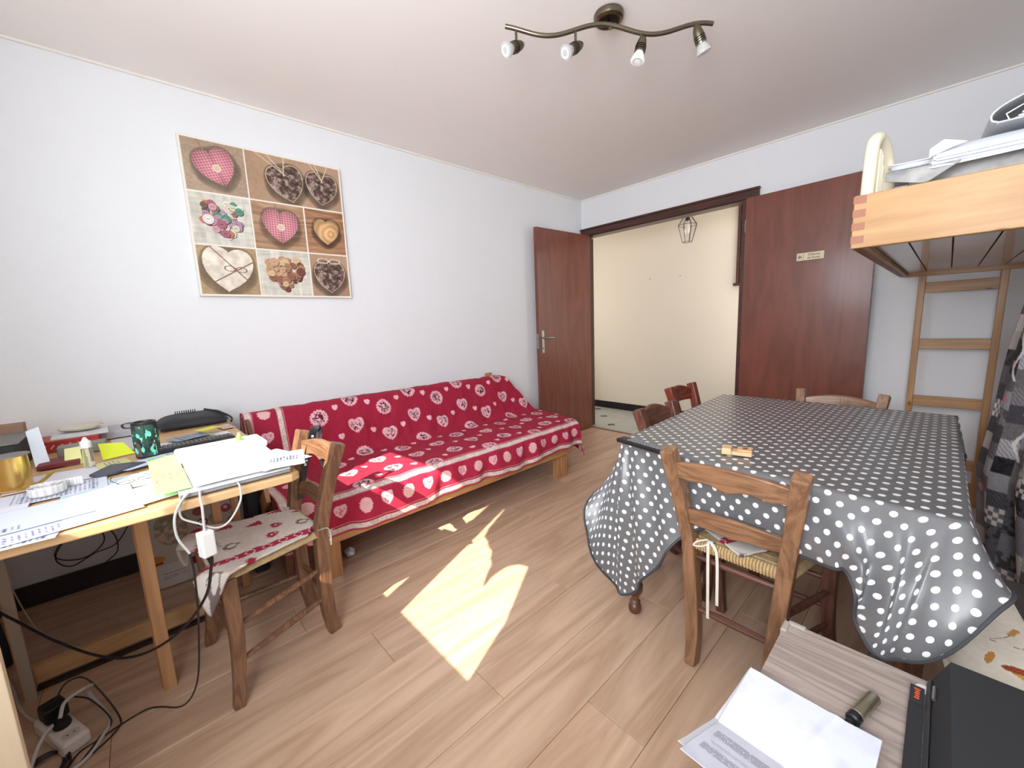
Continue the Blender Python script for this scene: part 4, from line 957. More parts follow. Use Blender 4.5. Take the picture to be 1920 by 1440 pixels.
# curtain hanging below the bunk
def patchwork(S_, Z_):
    C = np.zeros(S_.shape+(3,)); gi = np.floor(S_/0.085).astype(int); gj = np.floor(Z_/0.075+0.3*(gi % 2)).astype(int)
    h = _tab[(gi*7+gj*13) % 64, (gj*5+gi*3) % 64]
    pal = np.array([(150, 150, 154), (92, 92, 98), (44, 42, 48), (176, 170, 168), (120, 118, 124), (68, 66, 72), (160, 158, 160), (108, 104, 106)], float)
    C[:] = pal[(h*8).astype(int) % 8]
    fx = np.mod(S_/0.085, 1); fy = np.mod(Z_/0.075+0.3*(gi % 2), 1)
    chk = (h*97).astype(int) % 5
    m = (chk == 0) & (gj % 3 == 0) & (np.mod(np.floor(fx*4)+np.floor(fy*4), 2) == 0); C[m] = (206, 202, 198)
    m = (chk == 1) & (np.mod(fx*4+fy*4, 1) < 0.5) & (fx > 0.1); C[m] *= 1.25
    m = (chk == 2) & (fbm(S_*60, Z_*60, 2) > 0.52); C[m] *= 0.6
    X = (fx-0.5)*3.6; Y = (fy-0.5)*3.6; hm = (heart(X, Y) < 0) & (chk == 3) & (gj % 2 == 0); C[hm] = (160, 50, 80); C[hm & (np.mod(np.floor(fx*18)+np.floor(fy*18), 2) == 0)] = (226, 170, 182)
    for a, b in ((0.25, 0.62), (0.42, 0.40), (0.16, 0.95)):
        m = (abs(S_-a-0.02*np.sin(Z_*40)) < 0.009) & (abs(Z_-b) < 0.10); C[m] = (224, 222, 218)
    C += ((fbm(S_*300, Z_*300, 1)-0.5)*24)[..., None]
    return lin(np.clip(C, 8, 235))
ns_, nz_ = 260, 260; zz = np.linspace(1.355, 0.015, nz_); ss = np.linspace(0, 1, ns_)
SS, ZZ = np.meshgrid(ss, zz, indexing='ij')
x0 = np.interp(ZZ, [0.0, 0.10, 0.43, 0.57, 0.72, 0.87, 1.01, 1.19, 1.36], [2.915, 2.895, 2.868, 2.882, 2.897, 2.905, 2.917, 2.943, 2.972])
fold = np.sin(SS*26+ZZ*1.5+1.2*np.sin(ZZ*3))*(0.020+0.012*(1.3-ZZ))*np.clip(SS*6, 0, 1)
Xc = x0+(3.20-x0)*SS+fold*0.8; Yc = -0.80-1.0*SS+fold*0.6
cu_ = grid('bunk_curtain', np.stack([Xc, Yc, ZZ], -1), printed('patchwork_cotton', 0.9, 0.2), None, patchwork(SS*1.25, ZZ), thick=0.003, org=(3.0, -1.3, 0)); cu_.location = (3.0, -1.3, 0)
tag(cu_, 'grey patchwork curtain with small red hearts hanging under the bunk', 'curtain')

# ================================================================== LOW CABINET, BENCH AND WHAT LIES ON THEM
M_gw = wood('grey_oak_laminate', (176, 162, 154), (136, 122, 116), 'x', grain=1.3, rough=0.5, stretch=8, ring=1.2)
cb_ = thing('side_cabinet', 'low cabinet with washed grey wood top in the near right corner', 'cabinet', (2.653, -2.83, 0)); oc = (2.653, -2.83, 0)
CT = 0.43
MB(oc).box((2.512, -3.15, CT-0.018), (2.790, -2.532, CT)).build('top', M_gw, cb_, bevel=0.001)
MB(oc).box((2.518, -3.14, 0.0), (2.534, -2.54, CT-0.0185)).build('side', M_gw, cb_)
MB(oc).box((2.770, -3.14, 0.0), (2.786, -2.54, CT-0.0185)).build('side', M_gw, cb_)
MB(oc).box((2.5345, -2.556, 0.03), (2.7695, -2.54, CT-0.0185)).build('back', M_gw, cb_)
MB(oc).box((2.5345, -3.13, 0.20), (2.7695, -2.557, 0.215)).build('shelf', M_gw, cb_)
gp = MB((2.525, -2.55, CT)); gp.box((2.508, -2.542, CT-0.018), (2.552, -2.528, CT+0.004)); gp.box((2.508, -2.575, CT-0.018), (2.522, -2.528, CT+0.004))
gd = gp.build('corner_guard', mat('clear_plastic', (206, 200, 190), 0.2, trans=0.4), None, bevel=0.004); gd.location = (2.525, -2.55, CT)
tag(gd, 'clear plastic corner guard on the far left corner of the grey cabinet', 'guard')
bn = thing('low_bench', 'dark grey wooden bench top at the right edge beneath the wheat pillow', 'bench', (3.0, -2.35, 0)); on = (3.0, -2.35, 0)
M_dg = wood('dark_grey_wood', (88, 80, 78), (62, 56, 54), 'y', grain=1.2, rough=0.5)
MB(on).box((2.800, -2.95, 0.385), (3.20, -1.90, 0.405)).build('top', M_dg, bn, bevel=0.002)
for x, y in ((2.82, -2.93), (3.15, -2.93), (2.82, -1.95), (3.15, -1.95)): MB(on).box((x, y, 0), (x+0.03, y+0.03, 0.384)).build('leg', M_dg, bn)
def wheat(x, y):
    C = np.zeros(x.shape+(3,)); C[:] = (222, 212, 196); C += ((fbm(x*120, y*120, 2)-0.5)*14)[..., None]
    def cob(cx, cyy, a, l, w, c1, c2):
        X = (x-cx)*math.cos(a)+(y-cyy)*math.sin(a); Y = -(x-cx)*math.sin(a)+(y-cyy)*math.cos(a)
        m = (X/l)**2+(Y/w)**2 < 1; k = (np.sin(X*900)*np.sin(Y*900)) > 0; C[m & k] = c1; C[m & ~k] = c2
    def ear(cx, cyy, a, l, c1):
        X = (x-cx)*math.cos(a)+(y-cyy)*math.sin(a); Y = -(x-cx)*math.sin(a)+(y-cyy)*math.cos(a)
        m = (X > 0) & (X < l) & (abs(Y) < 0.006*(0.5+np.mod(X*160, 1)*0.6)); C[m] = c1
        m = (X > -l*1.2) & (X <= 0) & (abs(Y-0.25*X*X/l) < 0.0009); C[m] = (110, 104, 88)
    cob(0.030, -0.060, 0.1, 0.030, 0.011, (166, 78, 44), (130, 52, 30)); cob(0.045, -0.085, -0.45, 0.036, 0.007, (216, 168, 84), (184, 128, 52)); cob(-0.012, -0.045, 1.2, 0.022, 0.006, (206, 150, 80), (170, 110, 54))
    ear(0.045, 0.02, 0.3, 0.04, (190, 142, 78)); ear(0.035, 0.06, 1.1, 0.04, (186, 138, 72)); ear(0.075, -0.02, -1.2, 0.025, (176, 110, 70)); ear(-0.04, 0.1, 0.8, 0.04, (190, 142, 78)); ear(0.0, 0.15, 0.2, 0.035, (190, 142, 78))
    return lin(np.clip(C, 0, 255))
n = 130; U, V = np.meshgrid(np.linspace(-1, 1, n), np.linspace(-1, 1, n), indexing='ij')
Rp = (abs(U)**4+abs(V)**4)**0.25; X = U*0.082; Y = V*0.205
hh2 = 0.022*np.sqrt(np.clip(1-Rp**3, 0, 1))
pz = thing('wheat_pillow', 'cream pillow printed with maize cobs and wheat ears beside the table', 'pillow', (2.832, -2.268, 0.428), 0.13)
for s, nm in ((1, 'cover'), (-1, 'underside')):
    Pp = np.stack([X, Y, s*hh2+0.002*s*fbm(U*4, V*4, 2)], -1)
    if s < 0: Pp = Pp[::-1]
    colr = wheat(X, Y+0.08); colr = colr if s > 0 else colr[::-1]
    grid(nm, Pp, printed('wheat_cotton', 0.9, 0.2), pz, colr)
# black archive box
bx = thing('archive_box', 'large matt black document box lying on the grey cabinet', 'box', (2.86, -2.72, CT)); ox_ = (2.86, -2.72, CT)
sec = [(2.750, 0.0005), (2.777, 0.072), (3.02, 0.072), (3.02, 0.0005)]
vs = [(x, -2.548 if z > 0.01 else -2.545, CT+z) for x, z in sec]+[(x, -2.95, CT+z) for x, z in sec]
MB(ox_).add(vs, [(0,1,2,3),(7,6,5,4),(0,4,5,1),(1,5,6,2),(2,6,7,3),(3,7,4,0)]).build('shell', mat('black_card', (40, 42, 46), 0.75, var=0.05), bx, bevel=0.0015)
MB(ox_).hexa([(2.7515, -2.94, CT+0.008), (2.7560, -2.94, CT+0.022), (2.7560, -2.552, CT+0.022), (2.7515, -2.552, CT+0.008), (2.7500, -2.94, CT+0.009), (2.7545, -2.94, CT+0.023), (2.7545, -2.552, CT+0.023), (2.7500, -2.552, CT+0.009)]).build('spine_edge', mat('charcoal_card', (66, 68, 72), 0.7), bx)
MB(ox_).tube([(2.7595, -2.590, CT+0.034), (2.7590, -2.625, CT+0.033)], 0.003, 8).build('spine_slot', M_silver, bx, smooth=True)
tb2 = thing('black_sleeve', 'thin black card sleeve with orange print beside the document box', 'sleeve', (2.741, -2.72, CT+0.0005))
MB((2.741, -2.72, 0)).box((2.728, -2.86, 0.0), (2.7485, -2.625, 0.010)).build('sleeve', mat('black_card', (40, 42, 46)), tb2, bevel=0.001)
MB((2.741, -2.72, 0)).box((2.7285, -2.624, 0.0), (2.7480, -2.578, 0.013)).build('flap', mat('black_card', (40, 42, 46)), tb2, bevel=0.001)
om = MB((2.741, -2.72, 0)); 
for k in range(5): om.box((2.7345+0.0012*(k % 2), -2.616+k*0.0062, 0.013), (2.7415, -2.6125+k*0.0062, 0.0133))
om.box((2.7335, -2.589, 0.013), (2.7425, -2.586, 0.0133)); om.build('orange_print', mat('orange_ink', (226, 96, 52), 0.6), tb2)
MB((2.741, -2.72, 0)).lathe([(0.012, 0.0), (0.012, 0.003)], (2.7465, -2.566, 0.0), 20).build('white_tab', M_white, tb2, smooth=True)
# letter, folded: two panels with crease
def letter_cols(x, y, rot=False):
    C = np.zeros(x.shape+(3,)); C[:] = (216, 220, 234); C -= (np.clip(fbm(x*30, y*30, 3)-0.55, 0, 1)*40)[..., None]
    for i, (y0_, y1_, xa, xb) in enumerate(((-0.075, -0.078, 0.01, 0.045), (-0.090, -0.113, 0.012, 0.165), (-0.125, -0.134, 0.015, 0.14), (-0.145, -0.165, 0.012, 0.17), (-0.066, -0.069, 0.05, 0.16))):
        m = (y < y0_) & (y > y1_) & (x > xa) & (x < xb) & (np.sin(y*1500) > -0.1) & (vnoise(x*700, y*330) > 0.25); C[m] = (150, 150, 166) if i != 4 else (140, 160, 210)
    return lin(np.clip(C, 0, 255))
def letter(name, label, ox, oy, rz, wd, ht, crease, z, lift, seed, cols=True):
    n1, n2 = 150, 210; A_, B_ = np.meshgrid(np.linspace(0, wd, n1), np.linspace(0, -ht, n2), indexing='ij')
    Z = 0.002+0.004*(fbm(A_*14+seed, B_*14, 3)-0.4)+lift*np.clip(1-abs(B_+crease)/0.05, 0, 1)*-0.0+np.where(B_ > -crease, (B_+crease)*lift, -(B_+crease)*0.42)
    Z += 0.006*np.clip(1-abs(A_-wd*0.62-0.2*(B_+0.08))/0.012, 0, 1)*np.clip((B_+crease)/0.1, 0, 1)*0.4
    Bm = B_*1.0
    C = letter_cols(A_, B_+crease-0.062) if cols else lin(np.full(A_.shape+(3,), 214.0)*[0.98, 0.99, 1.02])
    o = grid(name, np.stack([A_, Bm, Z], -1), printed('letter_paper', 0.7), None, np.clip(C, 0, 1), thick=0.0006); o.location = (ox, oy, z); o.rotation_euler = (0, 0, rz); return tag(o, label, 'letter')
letter('letter', 'creased white letter with rows of small print opened on the grey cabinet', 2.500, -2.758, -0.045, 0.203, 0.30, 0.157, CT+0.006, 0.06, 2.0)
letter('letter', 'blank white sheet lying under the opened letter', 2.496, -2.752, -0.07, 0.205, 0.29, 0.157, CT+0.0015, 0.015, 5.0, False)
# vape tube
vp = thing('metal_tube', 'short shiny gunmetal vaporiser tube lying on the grey cabinet', 'tube', (2.671, -2.708, CT+0.0122))
a = Vector((-0.010, -0.043, 0)); b = Vector((0.012, 0.044, 0)); ax = (b-a).normalized()
MB().lathe([(0.010, 0.016), (0.0115, 0.017), (0.0115, 0.086), (0.010, 0.089)], a, 24, ax).build('barrel', mat('gunmetal', (166, 158, 134), 0.3, 0.8, var=0.3, scale=20), vp, smooth=True)
MB().lathe([(0.0085, 0.0), (0.0112, 0.003), (0.0112, 0.0155)], a, 24, ax).build('mouth_cap', M_dark, vp, smooth=True)
MB().lathe([(0.006, -0.008), (0.007, -0.001)], a+Vector((-0.002, 0, -0.003)), 16, ax).build('mouthpiece', M_dark, vp, smooth=True)

# cream board at the left edge
bd_ = MB((1.59, -4.08, 0)).box((1.582, -4.34, 0.0), (1.600, -3.857, 0.72)).build('wooden_board', wood('cream_pine', (226, 208, 176), (206, 184, 148), 'z', grain=0.7, rough=0.6, stretch=14), None, bevel=0.002)
bd_.location = (1.59, -4.08, 0); tag(bd_, 'pale cream wooden board standing at the left edge', 'board')

# ================================================================== DESK
DZ = 0.748
dk = thing('desk', 'pine drop-leaf desk top on thin square legs against the white wall', 'desk', (0.7, -3.85, 0)); od = (0.7, -3.85, 0)
M_desk = wood('desk_pine', (212, 176, 130), (190, 150, 104), 'y', grain=0.7, rough=0.5, stretch=14)
M_deskz = wood('desk_pine_leg', (198, 152, 108), (172, 126, 86), 'z', grain=0.8, rough=0.5, stretch=14)
MB(od).prism([(0.03, -3.330), (1.385, -3.285), (1.402, -3.31), (1.412, -4.30), (0.03, -4.30)], DZ-0.024, DZ).build('top', M_desk, dk, bevel=0.004)
for (x, y, w, d) in ((1.022, -3.668, 0.020, 0.034), (0.716, -4.018, 0.044, 0.024), (0.70, -3.45, 0.03, 0.03), (0.56, -3.37, 0.02, 0.03), (0.10, -4.25, 0.03, 0.03), (0.60, -4.25, 0.03, 0.03)):
    MB(od).box((x-w/2, y-d/2, 0.0), (x+w/2, y+d/2, DZ-0.0245)).build('leg', M_deskz, dk, bevel=0.002)
MB(od).box((1.000, -3.69, 0.0), (1.011, -3.652, DZ-0.025)).build('leg_face', wood('darker_pine_leg', (190, 134, 84), (160, 106, 64), 'z'), dk)
MB(od).box((0.688, -4.002, 0.030), (0.712, -3.470, 0.092)).build('foot_rail', M_desk, dk, bevel=0.002)
MB(od).box((0.688, -4.002, 0.0), (0.712, -3.470, 0.012)).build('floor_skid', mat('skid', (60, 40, 30), 0.7), dk)
MB(od).box((0.72, -4.28, DZ-0.085), (0.745, -3.36, DZ-0.0245)).build('frame_rail', M_desk, dk)
MB(od).box((0.7385, -4.024, 0.0), (0.7460, -3.998, DZ-0.0245)).build('leg_face', mat('lit_leg_side', (176, 164, 150), 0.7), dk)  # lit side of the leg, its light put into a paler grey colour
# bracket plate low at the left
MB(od).box((0.35, -4.30, 0.16), (0.56, -4.28, 0.23)).build('bracket', mat('grey_bracket', (150, 148, 144), 0.5), dk)

# picture box under the desk
bxp = thing('cardboard_box', 'white toy box with faded colour pictures and crimson label under the desk', 'box', (0.27, -3.50, 0)); obx = (0.27, -3.50, 0)
MB(obx).box((0.17, -3.68, 0.002), (0.298, -3.33, 0.44)).build('carton', mat('carton_white', (206, 200, 192), 0.7, var=0.02), bxp, bevel=0.002)
def boxprint(y, z):
    C = np.zeros(y.shape+(3,)); C[:] = (196, 186, 172)
    C[z < 0.115] = (212, 206, 200)
    def ov(m, c): C[m] = c
    n_ = fbm(y*60, z*60, 3)
    m = (y > 0.02) & (y < 0.15) & (z > 0.20) & (z < 0.37) & (((y-0.085)/0.065)**2+((z-0.285)/0.085)**2 < 1)
    C[m] = np.stack([150+90*(n_-0.4), 150+70*(n_-0.4), 120+90*(n_-0.4)], -1)[m]
    m = m & (n_ > 0.6); C[m] = (214, 168, 166)
    for cx, cz, r, c in ((0.19, 0.33, 0.022, (168, 80, 96)), (0.20, 0.27, 0.022, (96, 66, 60)), (0.25, 0.28, 0.024, (150, 140, 126)), (0.27, 0.21, 0.022, (140, 96, 84)), (0.30, 0.31, 0.022, (172, 72, 92)), (0.21, 0.20, 0.02, (186, 166, 140)), (0.32, 0.24, 0.02, (120, 90, 90))):
        d = np.hypot(y-cx, z-cz); ov(d < r, c); ov((d < r*0.75) & (n_ > 0.45), (214, 190, 176))
    ov((abs(y-0.235) < 0.018) & (z > 0.355) & (z < 0.40+0.4*abs(y-0.235)), (98, 120, 128)); ov((abs(y-0.235) < 0.005) & (abs(z-0.38) < 0.009), (206, 214, 214))
    ov((abs(y-0.185) < 0.012) & (z > 0.375) & (z < 0.40), (176, 60, 80))
    ov((y < 0.045) & (z > 0.125) & (z < 0.17) & (((y-0.0)/0.045)**2+((z-0.148)/0.02)**2 < 1), (198, 140, 50)); ov((y < 0.035) & (abs(z-0.128) < 0.006), (170, 50, 40))
    ov((y > 0.135) & (y < 0.33) & (z > 0.075) & (z < 0.113), (150, 26, 56)); ov((y > 0.145) & (y < 0.30) & ((abs(z-0.102) < 0.003) | (abs(z-0.088) < 0.003)) & (vnoise(y*420, z*0+3) > 0.4), (206, 150, 160))
    for zc_ in (0.07, 0.055, 0.045): ov((y > 0.03) & (y < 0.12) & (abs(z-zc_) < 0.0018) & (vnoise(y*500, z*0+zc_*90) > 0.35), (140, 130, 124))
    return lin(np.clip(C, 0, 255))
Yb, Zb = np.meshgrid(np.linspace(-3.678, -3.332, 190), np.linspace(0.004, 0.438, 230), indexing='ij')
grid('printed_front', np.stack([np.full_like(Yb, 0.2990), Yb, Zb], -1), printed('carton_print', 0.6), bxp, boxprint(Yb+3.68, Zb), org=obx, smooth=False)
# dark bag between box and sofa
tag(MB((0.40, -3.30, 0)).hexa([(0.30, -3.318, 0.002), (0.50, -3.318, 0.002), (0.50, -3.255, 0.002), (0.30, -3.255, 0.002), (0.32, -3.310, 0.42), (0.47, -3.310, 0.42), (0.47, -3.265, 0.42), (0.32, -3.265, 0.42)]).build('dark_bag', mat('navy_fabric', (34, 34, 46), 0.8, bump=0.3), None, bevel=0.012), 'dark navy bag standing between the toy box and the daybed', 'bag').location = (0.40, -3.30, 0)

# cables
def cable(name, label, pts, r, m, n=8, group=None, cat='cable'):
    o0 = Vector(pts[0]); o = MB(o0).tube(crom(pts, n), r, 8).build(name, m, None, smooth=True); o.location = o0; return tag(o, label, cat, group)
M_cb = mat('black_cable', (34, 28, 30), 0.45); M_cw = mat('white_cable', (196, 194, 190), 0.4)
# white charger hanging from laptop
ad = thing('power_adapter', 'white power adapter brick hanging by its cable from the desk edge', 'adapter', (1.440, -3.536, 0.60))
MB().box((-0.015, -0.016, 0.0), (0.015, 0.016, 0.068), 0.35).build('brick', M_white, ad, bevel=0.004)
MB().tube([(0, 0, 0.0), (0.0, 0.003, -0.012), (0.0, 0.004, -0.03)], [0.008, 0.007, 0.004], 10).build('plug', M_dark, ad, smooth=True)
cable('charging_cable', 'thick white cable from the closed laptop down to the adapter brick', [(1.395, -3.530, 0.762), (1.425, -3.533, 0.755), (1.440, -3.533, 0.73), (1.440, -3.536, 0.668)], 0.0032, M_cw)
cable('charging_cable', 'white cable looping below the desk edge at the laptop', [(1.395, -3.445, 0.762), (1.425, -3.445, 0.757), (1.435, -3.45, 0.72), (1.43, -3.48, 0.672), (1.43, -3.51, 0.664), (1.43, -3.545, 0.69), (1.428, -3.575, 0.715), (1.425, -3.575, 0.745), (1.40, -3.56, 0.768)], 0.0026, M_cw)
cable('charging_cable', 'white and dark cable hanging left of the adapter to the floor', [(1.405, -3.555, 0.768), (1.43, -3.575, 0.755), (1.436, -3.59, 0.72), (1.436, -3.59, 0.67), (1.436, -3.572, 0.62)], 0.0030, M_cw)
cable('power_cable', 'thin dark cable dropping from desk edge and snaking to the power strip', [(1.436, -3.572, 0.62), (1.432, -3.570, 0.55), (1.40, -3.578, 0.40), (1.34, -3.600, 0.20), (1.25, -3.64, 0.08), (1.10, -3.70, 0.006), (1.08, -3.735, 0.005), (1.09, -3.79, 0.005), (1.105, -3.83, 0.005), (1.12, -3.875, 0.005), (1.17, -3.90, 0.005), (1.20, -3.93, 0.005)], 0.0024, M_cb)
cable('power_cable', 'black cable from the adapter brick sagging under the desk to the left', [(1.440, -3.532, 0.575), (1.42, -3.555, 0.48), (1.33, -3.62, 0.36), (1.20, -3.71, 0.265), (1.05, -3.80, 0.22), (0.93, -3.90, 0.26), (0.82, -4.00, 0.34), (0.74, -4.10, 0.44), (0.70, -4.2, 0.50)], 0.0038, M_cb)
cable('power_cable', 'thin black cable coiled in loops on the wall under the desk', [(0.03, -3.80, 0.70), (0.03, -3.76, 0.42), (0.03, -3.74, 0.30), (0.03, -3.80, 0.19), (0.03, -3.88, 0.17), (0.03, -3.96, 0.14), (0.035, -4.00, 0.20), (0.03, -3.95, 0.28), (0.03, -3.86, 0.30), (0.03, -3.84, 0.22), (0.03, -3.90, 0.165), (0.03, -3.97, 0.175), (0.03, -4.0, 0.22), (0.03, -3.93, 0.30), (0.03, -3.82, 0.27), (0.035, -3.80, 0.16), (0.03, -3.86, 0.10)], 0.0024, M_cb)
cable('power_cable', 'thin pale cable curling on the floor under the desk beside the leg', [(0.30, -4.12, 0.55), (0.36, -4.08, 0.30), (0.45, -4.02, 0.10), (0.52, -3.93, 0.02), (0.58, -3.86, 0.006), (0.50, -3.80, 0.006), (0.42, -3.84, 0.03), (0.45, -3.93, 0.06), (0.55, -4.02, 0.03)], 0.0022, mat('pale_cable', (170, 160, 156), 0.5))
tag(MB((0.42, -4.14, 0)).hexa([(0.36, -4.20, 0.002), (0.50, -4.16, 0.002), (0.48, -4.08, 0.002), (0.34, -4.12, 0.002), (0.30, -4.22, 0.42), (0.36, -4.20, 0.42), (0.34, -4.14, 0.42), (0.28, -4.16, 0.42)]).build('folded_bag', mat('navy_fabric', (34, 34, 46)), None, bevel=0.015), 'dark folded bag leaning under the desk behind the left leg', 'bag').location = (0.42, -4.14, 0)
# power strip
ps = thing('power_strip', 'white plastic power strip on the floor by the desk leg', 'power strip', (1.015, -3.915, 0.002), 0.40)
MB().box((-0.098, -0.030, 0.0), (0.098, 0.030, 0.042)).build('body', mat('white_plastic_strip', (224, 218, 212), 0.45, var=0.02), ps, bevel=0.008)
for k in (-0.05, 0.012, 0.066): MB().lathe([(0.019, 0.0), (0.019, 0.0015)], (k, 0, 0.0412), 20).build('socket', mat('socket_grey', (196, 190, 184), 0.5), ps)
for k in (-0.05, 0.012, 0.066):
    for q in (-0.007, 0.007): MB().lathe([(0.0025, 0), (0.0025, 0.0006)], (k, q, 0.0424), 8).build('socket_hole', M_dark, ps)
pl = thing('plug_adapter', 'large black plug adapter in the left socket of the power strip', 'plug', (0.968, -3.930, 0.045), 0.40)
MB().box((-0.030, -0.026, 0.0), (0.026, 0.026, 0.050)).build('housing', mat('black_plug', (16, 16, 18), 0.5), pl, bevel=0.008)
p2 = thing('power_plug', 'black plug with white cord in the middle of the power strip', 'plug', (1.025, -3.910, 0.045), 0.40)
MB().lathe([(0.018, 0.0), (0.020, 0.006), (0.017, 0.020), (0.008, 0.026)], (0, 0, 0), 20).build('plug_body', mat('black_plug', (16, 16, 18)), p2, smooth=True)
cable('power_cable', 'thick white cord looping in front of the power strip', [(1.025, -3.912, 0.072), (1.00, -3.90, 0.10), (1.00, -3.86, 0.115), (0.96, -3.845, 0.09), (0.93, -3.86, 0.05), (1.04, -3.815, 0.008), (1.11, -3.83, 0.008), (1.165, -3.86, 0.008), (1.185, -3.905, 0.010), (1.17, -3.945, 0.012), (1.12, -3.965, 0.014), (1.07, -3.96, 0.03), (1.04, -3.945, 0.05), (1.03, -3.925, 0.066)], 0.0048, M_cw)
cable('power_cable', 'dark cord arching up from the black adapter and down to the floor', [(0.965, -3.925, 0.094), (0.945, -3.90, 0.125), (0.95, -3.86, 0.12), (1.00, -3.82, 0.06), (1.07, -3.79, 0.008), (1.11, -3.80, 0.006), (1.14, -3.83, 0.006), (1.17, -3.87, 0.006), (1.20, -3.91, 0.006)], 0.0024, M_cb)
cable('power_cable', 'dark cord tangled beside the white loop on the floor', [(0.97, -3.89, 0.09), (1.00, -3.85, 0.07), (1.06, -3.81, 0.012), (1.10, -3.835, 0.006), (1.13, -3.85, 0.006), (1.19, -3.89, 0.006), (1.21, -3.93, 0.006)], 0.0022, M_cb)
cable('power_cable', 'white cord running from the power strip behind the desk leg', [(0.95, -3.95, 0.03), (0.88, -3.99, 0.012), (0.78, -4.03, 0.008), (0.66, -4.06, 0.008), (0.55, -4.10, 0.03), (0.52, -4.14, 0.10)], 0.0040, M_cw)
tag(blob('foot_switch', (1.185, -3.925, 0.001), 0.022, (1.3, 0.9, 0.7), mat('black_plug', (16, 16, 18)), 9.0), 'black cord foot switch on the floor beside the power strip', 'switch')
ca_ = thing('cable_coil', 'tangle of black cable lying under the power strip', 'cable', (1.12, -3.95, 0.004))
for k in range(3): MB().tube(crom([(0.06*math.cos(a*1.05+k)+0.01*k, 0.045*math.sin(a*1.05+k)+0.008*k, 0.003+0.004*k+0.002*math.sin(3*a)) for a in np.linspace(0, 6, 12)], 5), 0.0032, 6).build('coil', M_cb, ca_, smooth=True)

# ---------------- things on the desk
SZ = DZ+0.0006
def doc_colors(X, Y, tint=(232, 236, 246), ink=(120, 124, 150), lines=(), blank=False):
    C = np.zeros(X.shape+(3,)); C[:] = tint
    if not blank:
        for (xa, xb, ya, yb, st) in lines:
            m = (X > xa) & (X < xb) & (Y > ya) & (Y < yb) & (np.sin(Y*st) > 0.1) & (vnoise(X*520, np.floor(Y*st/6.28)*3.7) > 0.35); C[m] = ink
    return lin(np.clip(C, 0, 255))
sheet_z = [SZ]
def sheet(name, label, cx, cyy, w, h, rz, z, cat='paper', tint=(232, 236, 246), lines=None, curl=0.0, nx=70, ny=90, ink=(120, 124, 150), bend=0.0, group=None, th=0.0005):
    A_, B_ = np.meshgrid(np.linspace(-w/2, w/2, nx), np.linspace(-h/2, h/2, ny), indexing='ij')
    Z = 0.0006+curl*np.clip(A_/w+0.1, 0, 1)**2+0.0008*(1+np.sin(A_*40+cx*9)*np.sin(B_*30))+bend*np.clip(-A_/w+0.0, 0, 1)**2
    ls = lines if lines is not None else [(-w*0.4, w*0.35, -h*0.4, h*0.4, 900)]
    o = grid(name, np.stack([A_, B_, Z], -1), printed('paper_print', 0.7), None, doc_colors(A_, B_, tint, ink, ls), thick=th, offset=1); o.location = (cx, cyy, z); o.rotation_euler = (0, 0, rz)
    return tag(o, label, cat, group)
z = SZ
# front left papers
sheet('paper_sheet', 'white printed form at the front left corner of the desk', 1.315, -3.93, 0.21, 0.30, -0.06, z, lines=[(0.03, 0.09, -0.12, 0.13, 700), (-0.03, 0.01, -0.1, 0.10, 1100)])
sheet('paper_sheet', 'white invoice with violet print under the blank sheet on the desk front', 1.295, -3.80, 0.21, 0.29, 0.16, z+0.003, lines=[(0.045, 0.09, -0.10, 0.06, 1300)], ink=(140, 130, 190))
sheet('paper_sheet', 'blank bluish sheet on top of the forms at the desk front', 1.235, -3.80, 0.19, 0.28, 0.10, z+0.006, tint=(222, 230, 248), lines=[(0.05, 0.08, -0.12, -0.06, 600)], curl=0.004)
sheet('paper_sheet', 'white sheet with red margin line left of the desk front papers', 1.185, -3.98, 0.17, 0.24, 0.05, z+0.0045, tint=(226, 226, 236), lines=[(0.055, 0.062, -0.12, 0.12, 1)], ink=(190, 120, 126))
sheet('paper_sheet', 'white envelope with diagonal seam in the sun at the desk front', 1.28, -3.655, 0.17, 0.16, 0.22, z+0.0055, tint=(240, 240, 240), lines=[])
sheet('paper_sheet', 'pale blue plastic folder in the middle of the desk', 1.09, -3.70, 0.16, 0.22, 0.06, z+0.002, tint=(196, 214, 222), lines=[])
sheet('paper_sheet', 'grey printed leaflet between folder and ribbon spool', 1.035, -3.86, 0.13, 0.28, 0.06, z+0.003, tint=(214, 218, 232), lines=[(-0.06, 0.06, -0.05, 0.12, 1300)])
sheet('paper_sheet', 'white notebook sheets in front of the liquid bottle', 0.86, -3.82, 0.17, 0.24, 0.02, z+0.001, tint=(216, 216, 226), lines=[])
sheet('paper_sheet', 'white folded paper beside the speaker foot', 0.905, -3.64, 0.11, 0.13, 0.5, z+0.006, tint=(204, 212, 240), lines=[], curl=0.012)
sheet('paper_sheet', 'loose white papers behind the black keyboard', 0.66, -3.47, 0.17, 0.24, 0.1, z+0.001, tint=(220, 222, 230), lines=[(-0.06, 0.06, -0.08, 0.08, 900)])
sheet('paper_sheet', 'white papers spread below the keyboard', 0.86, -3.50, 0.14, 0.26, -0.03, z+0.001, tint=(214, 220, 238), lines=[(-0.05, 0.05, -0.08, 0.08, 900)])
sheet('paper_sheet', 'magazine cutting with blue picture behind the keyboard', 0.60, -3.49, 0.11, 0.13, 0.35, z+0.010, tint=(148, 164, 180), lines=[(-0.04, 0.04, -0.05, 0.05, 300)], ink=(90, 92, 98), curl=0.01)
sheet('sticky_note', 'acid yellow note by the bag at the back of the desk', 0.55, -3.42, 0.07, 0.08, 0.5, z+0.022, 'note', tint=(214, 224, 70), lines=[], curl=0.01)
sheet('paper_sheet', 'red and white leaflet at the far right desk corner', 0.47, -3.35, 0.10, 0.05, 0.2, z+0.004, tint=(206, 196, 190), lines=[(-0.02, 0.03, -0.03, 0.03, 400)], ink=(180, 60, 60))
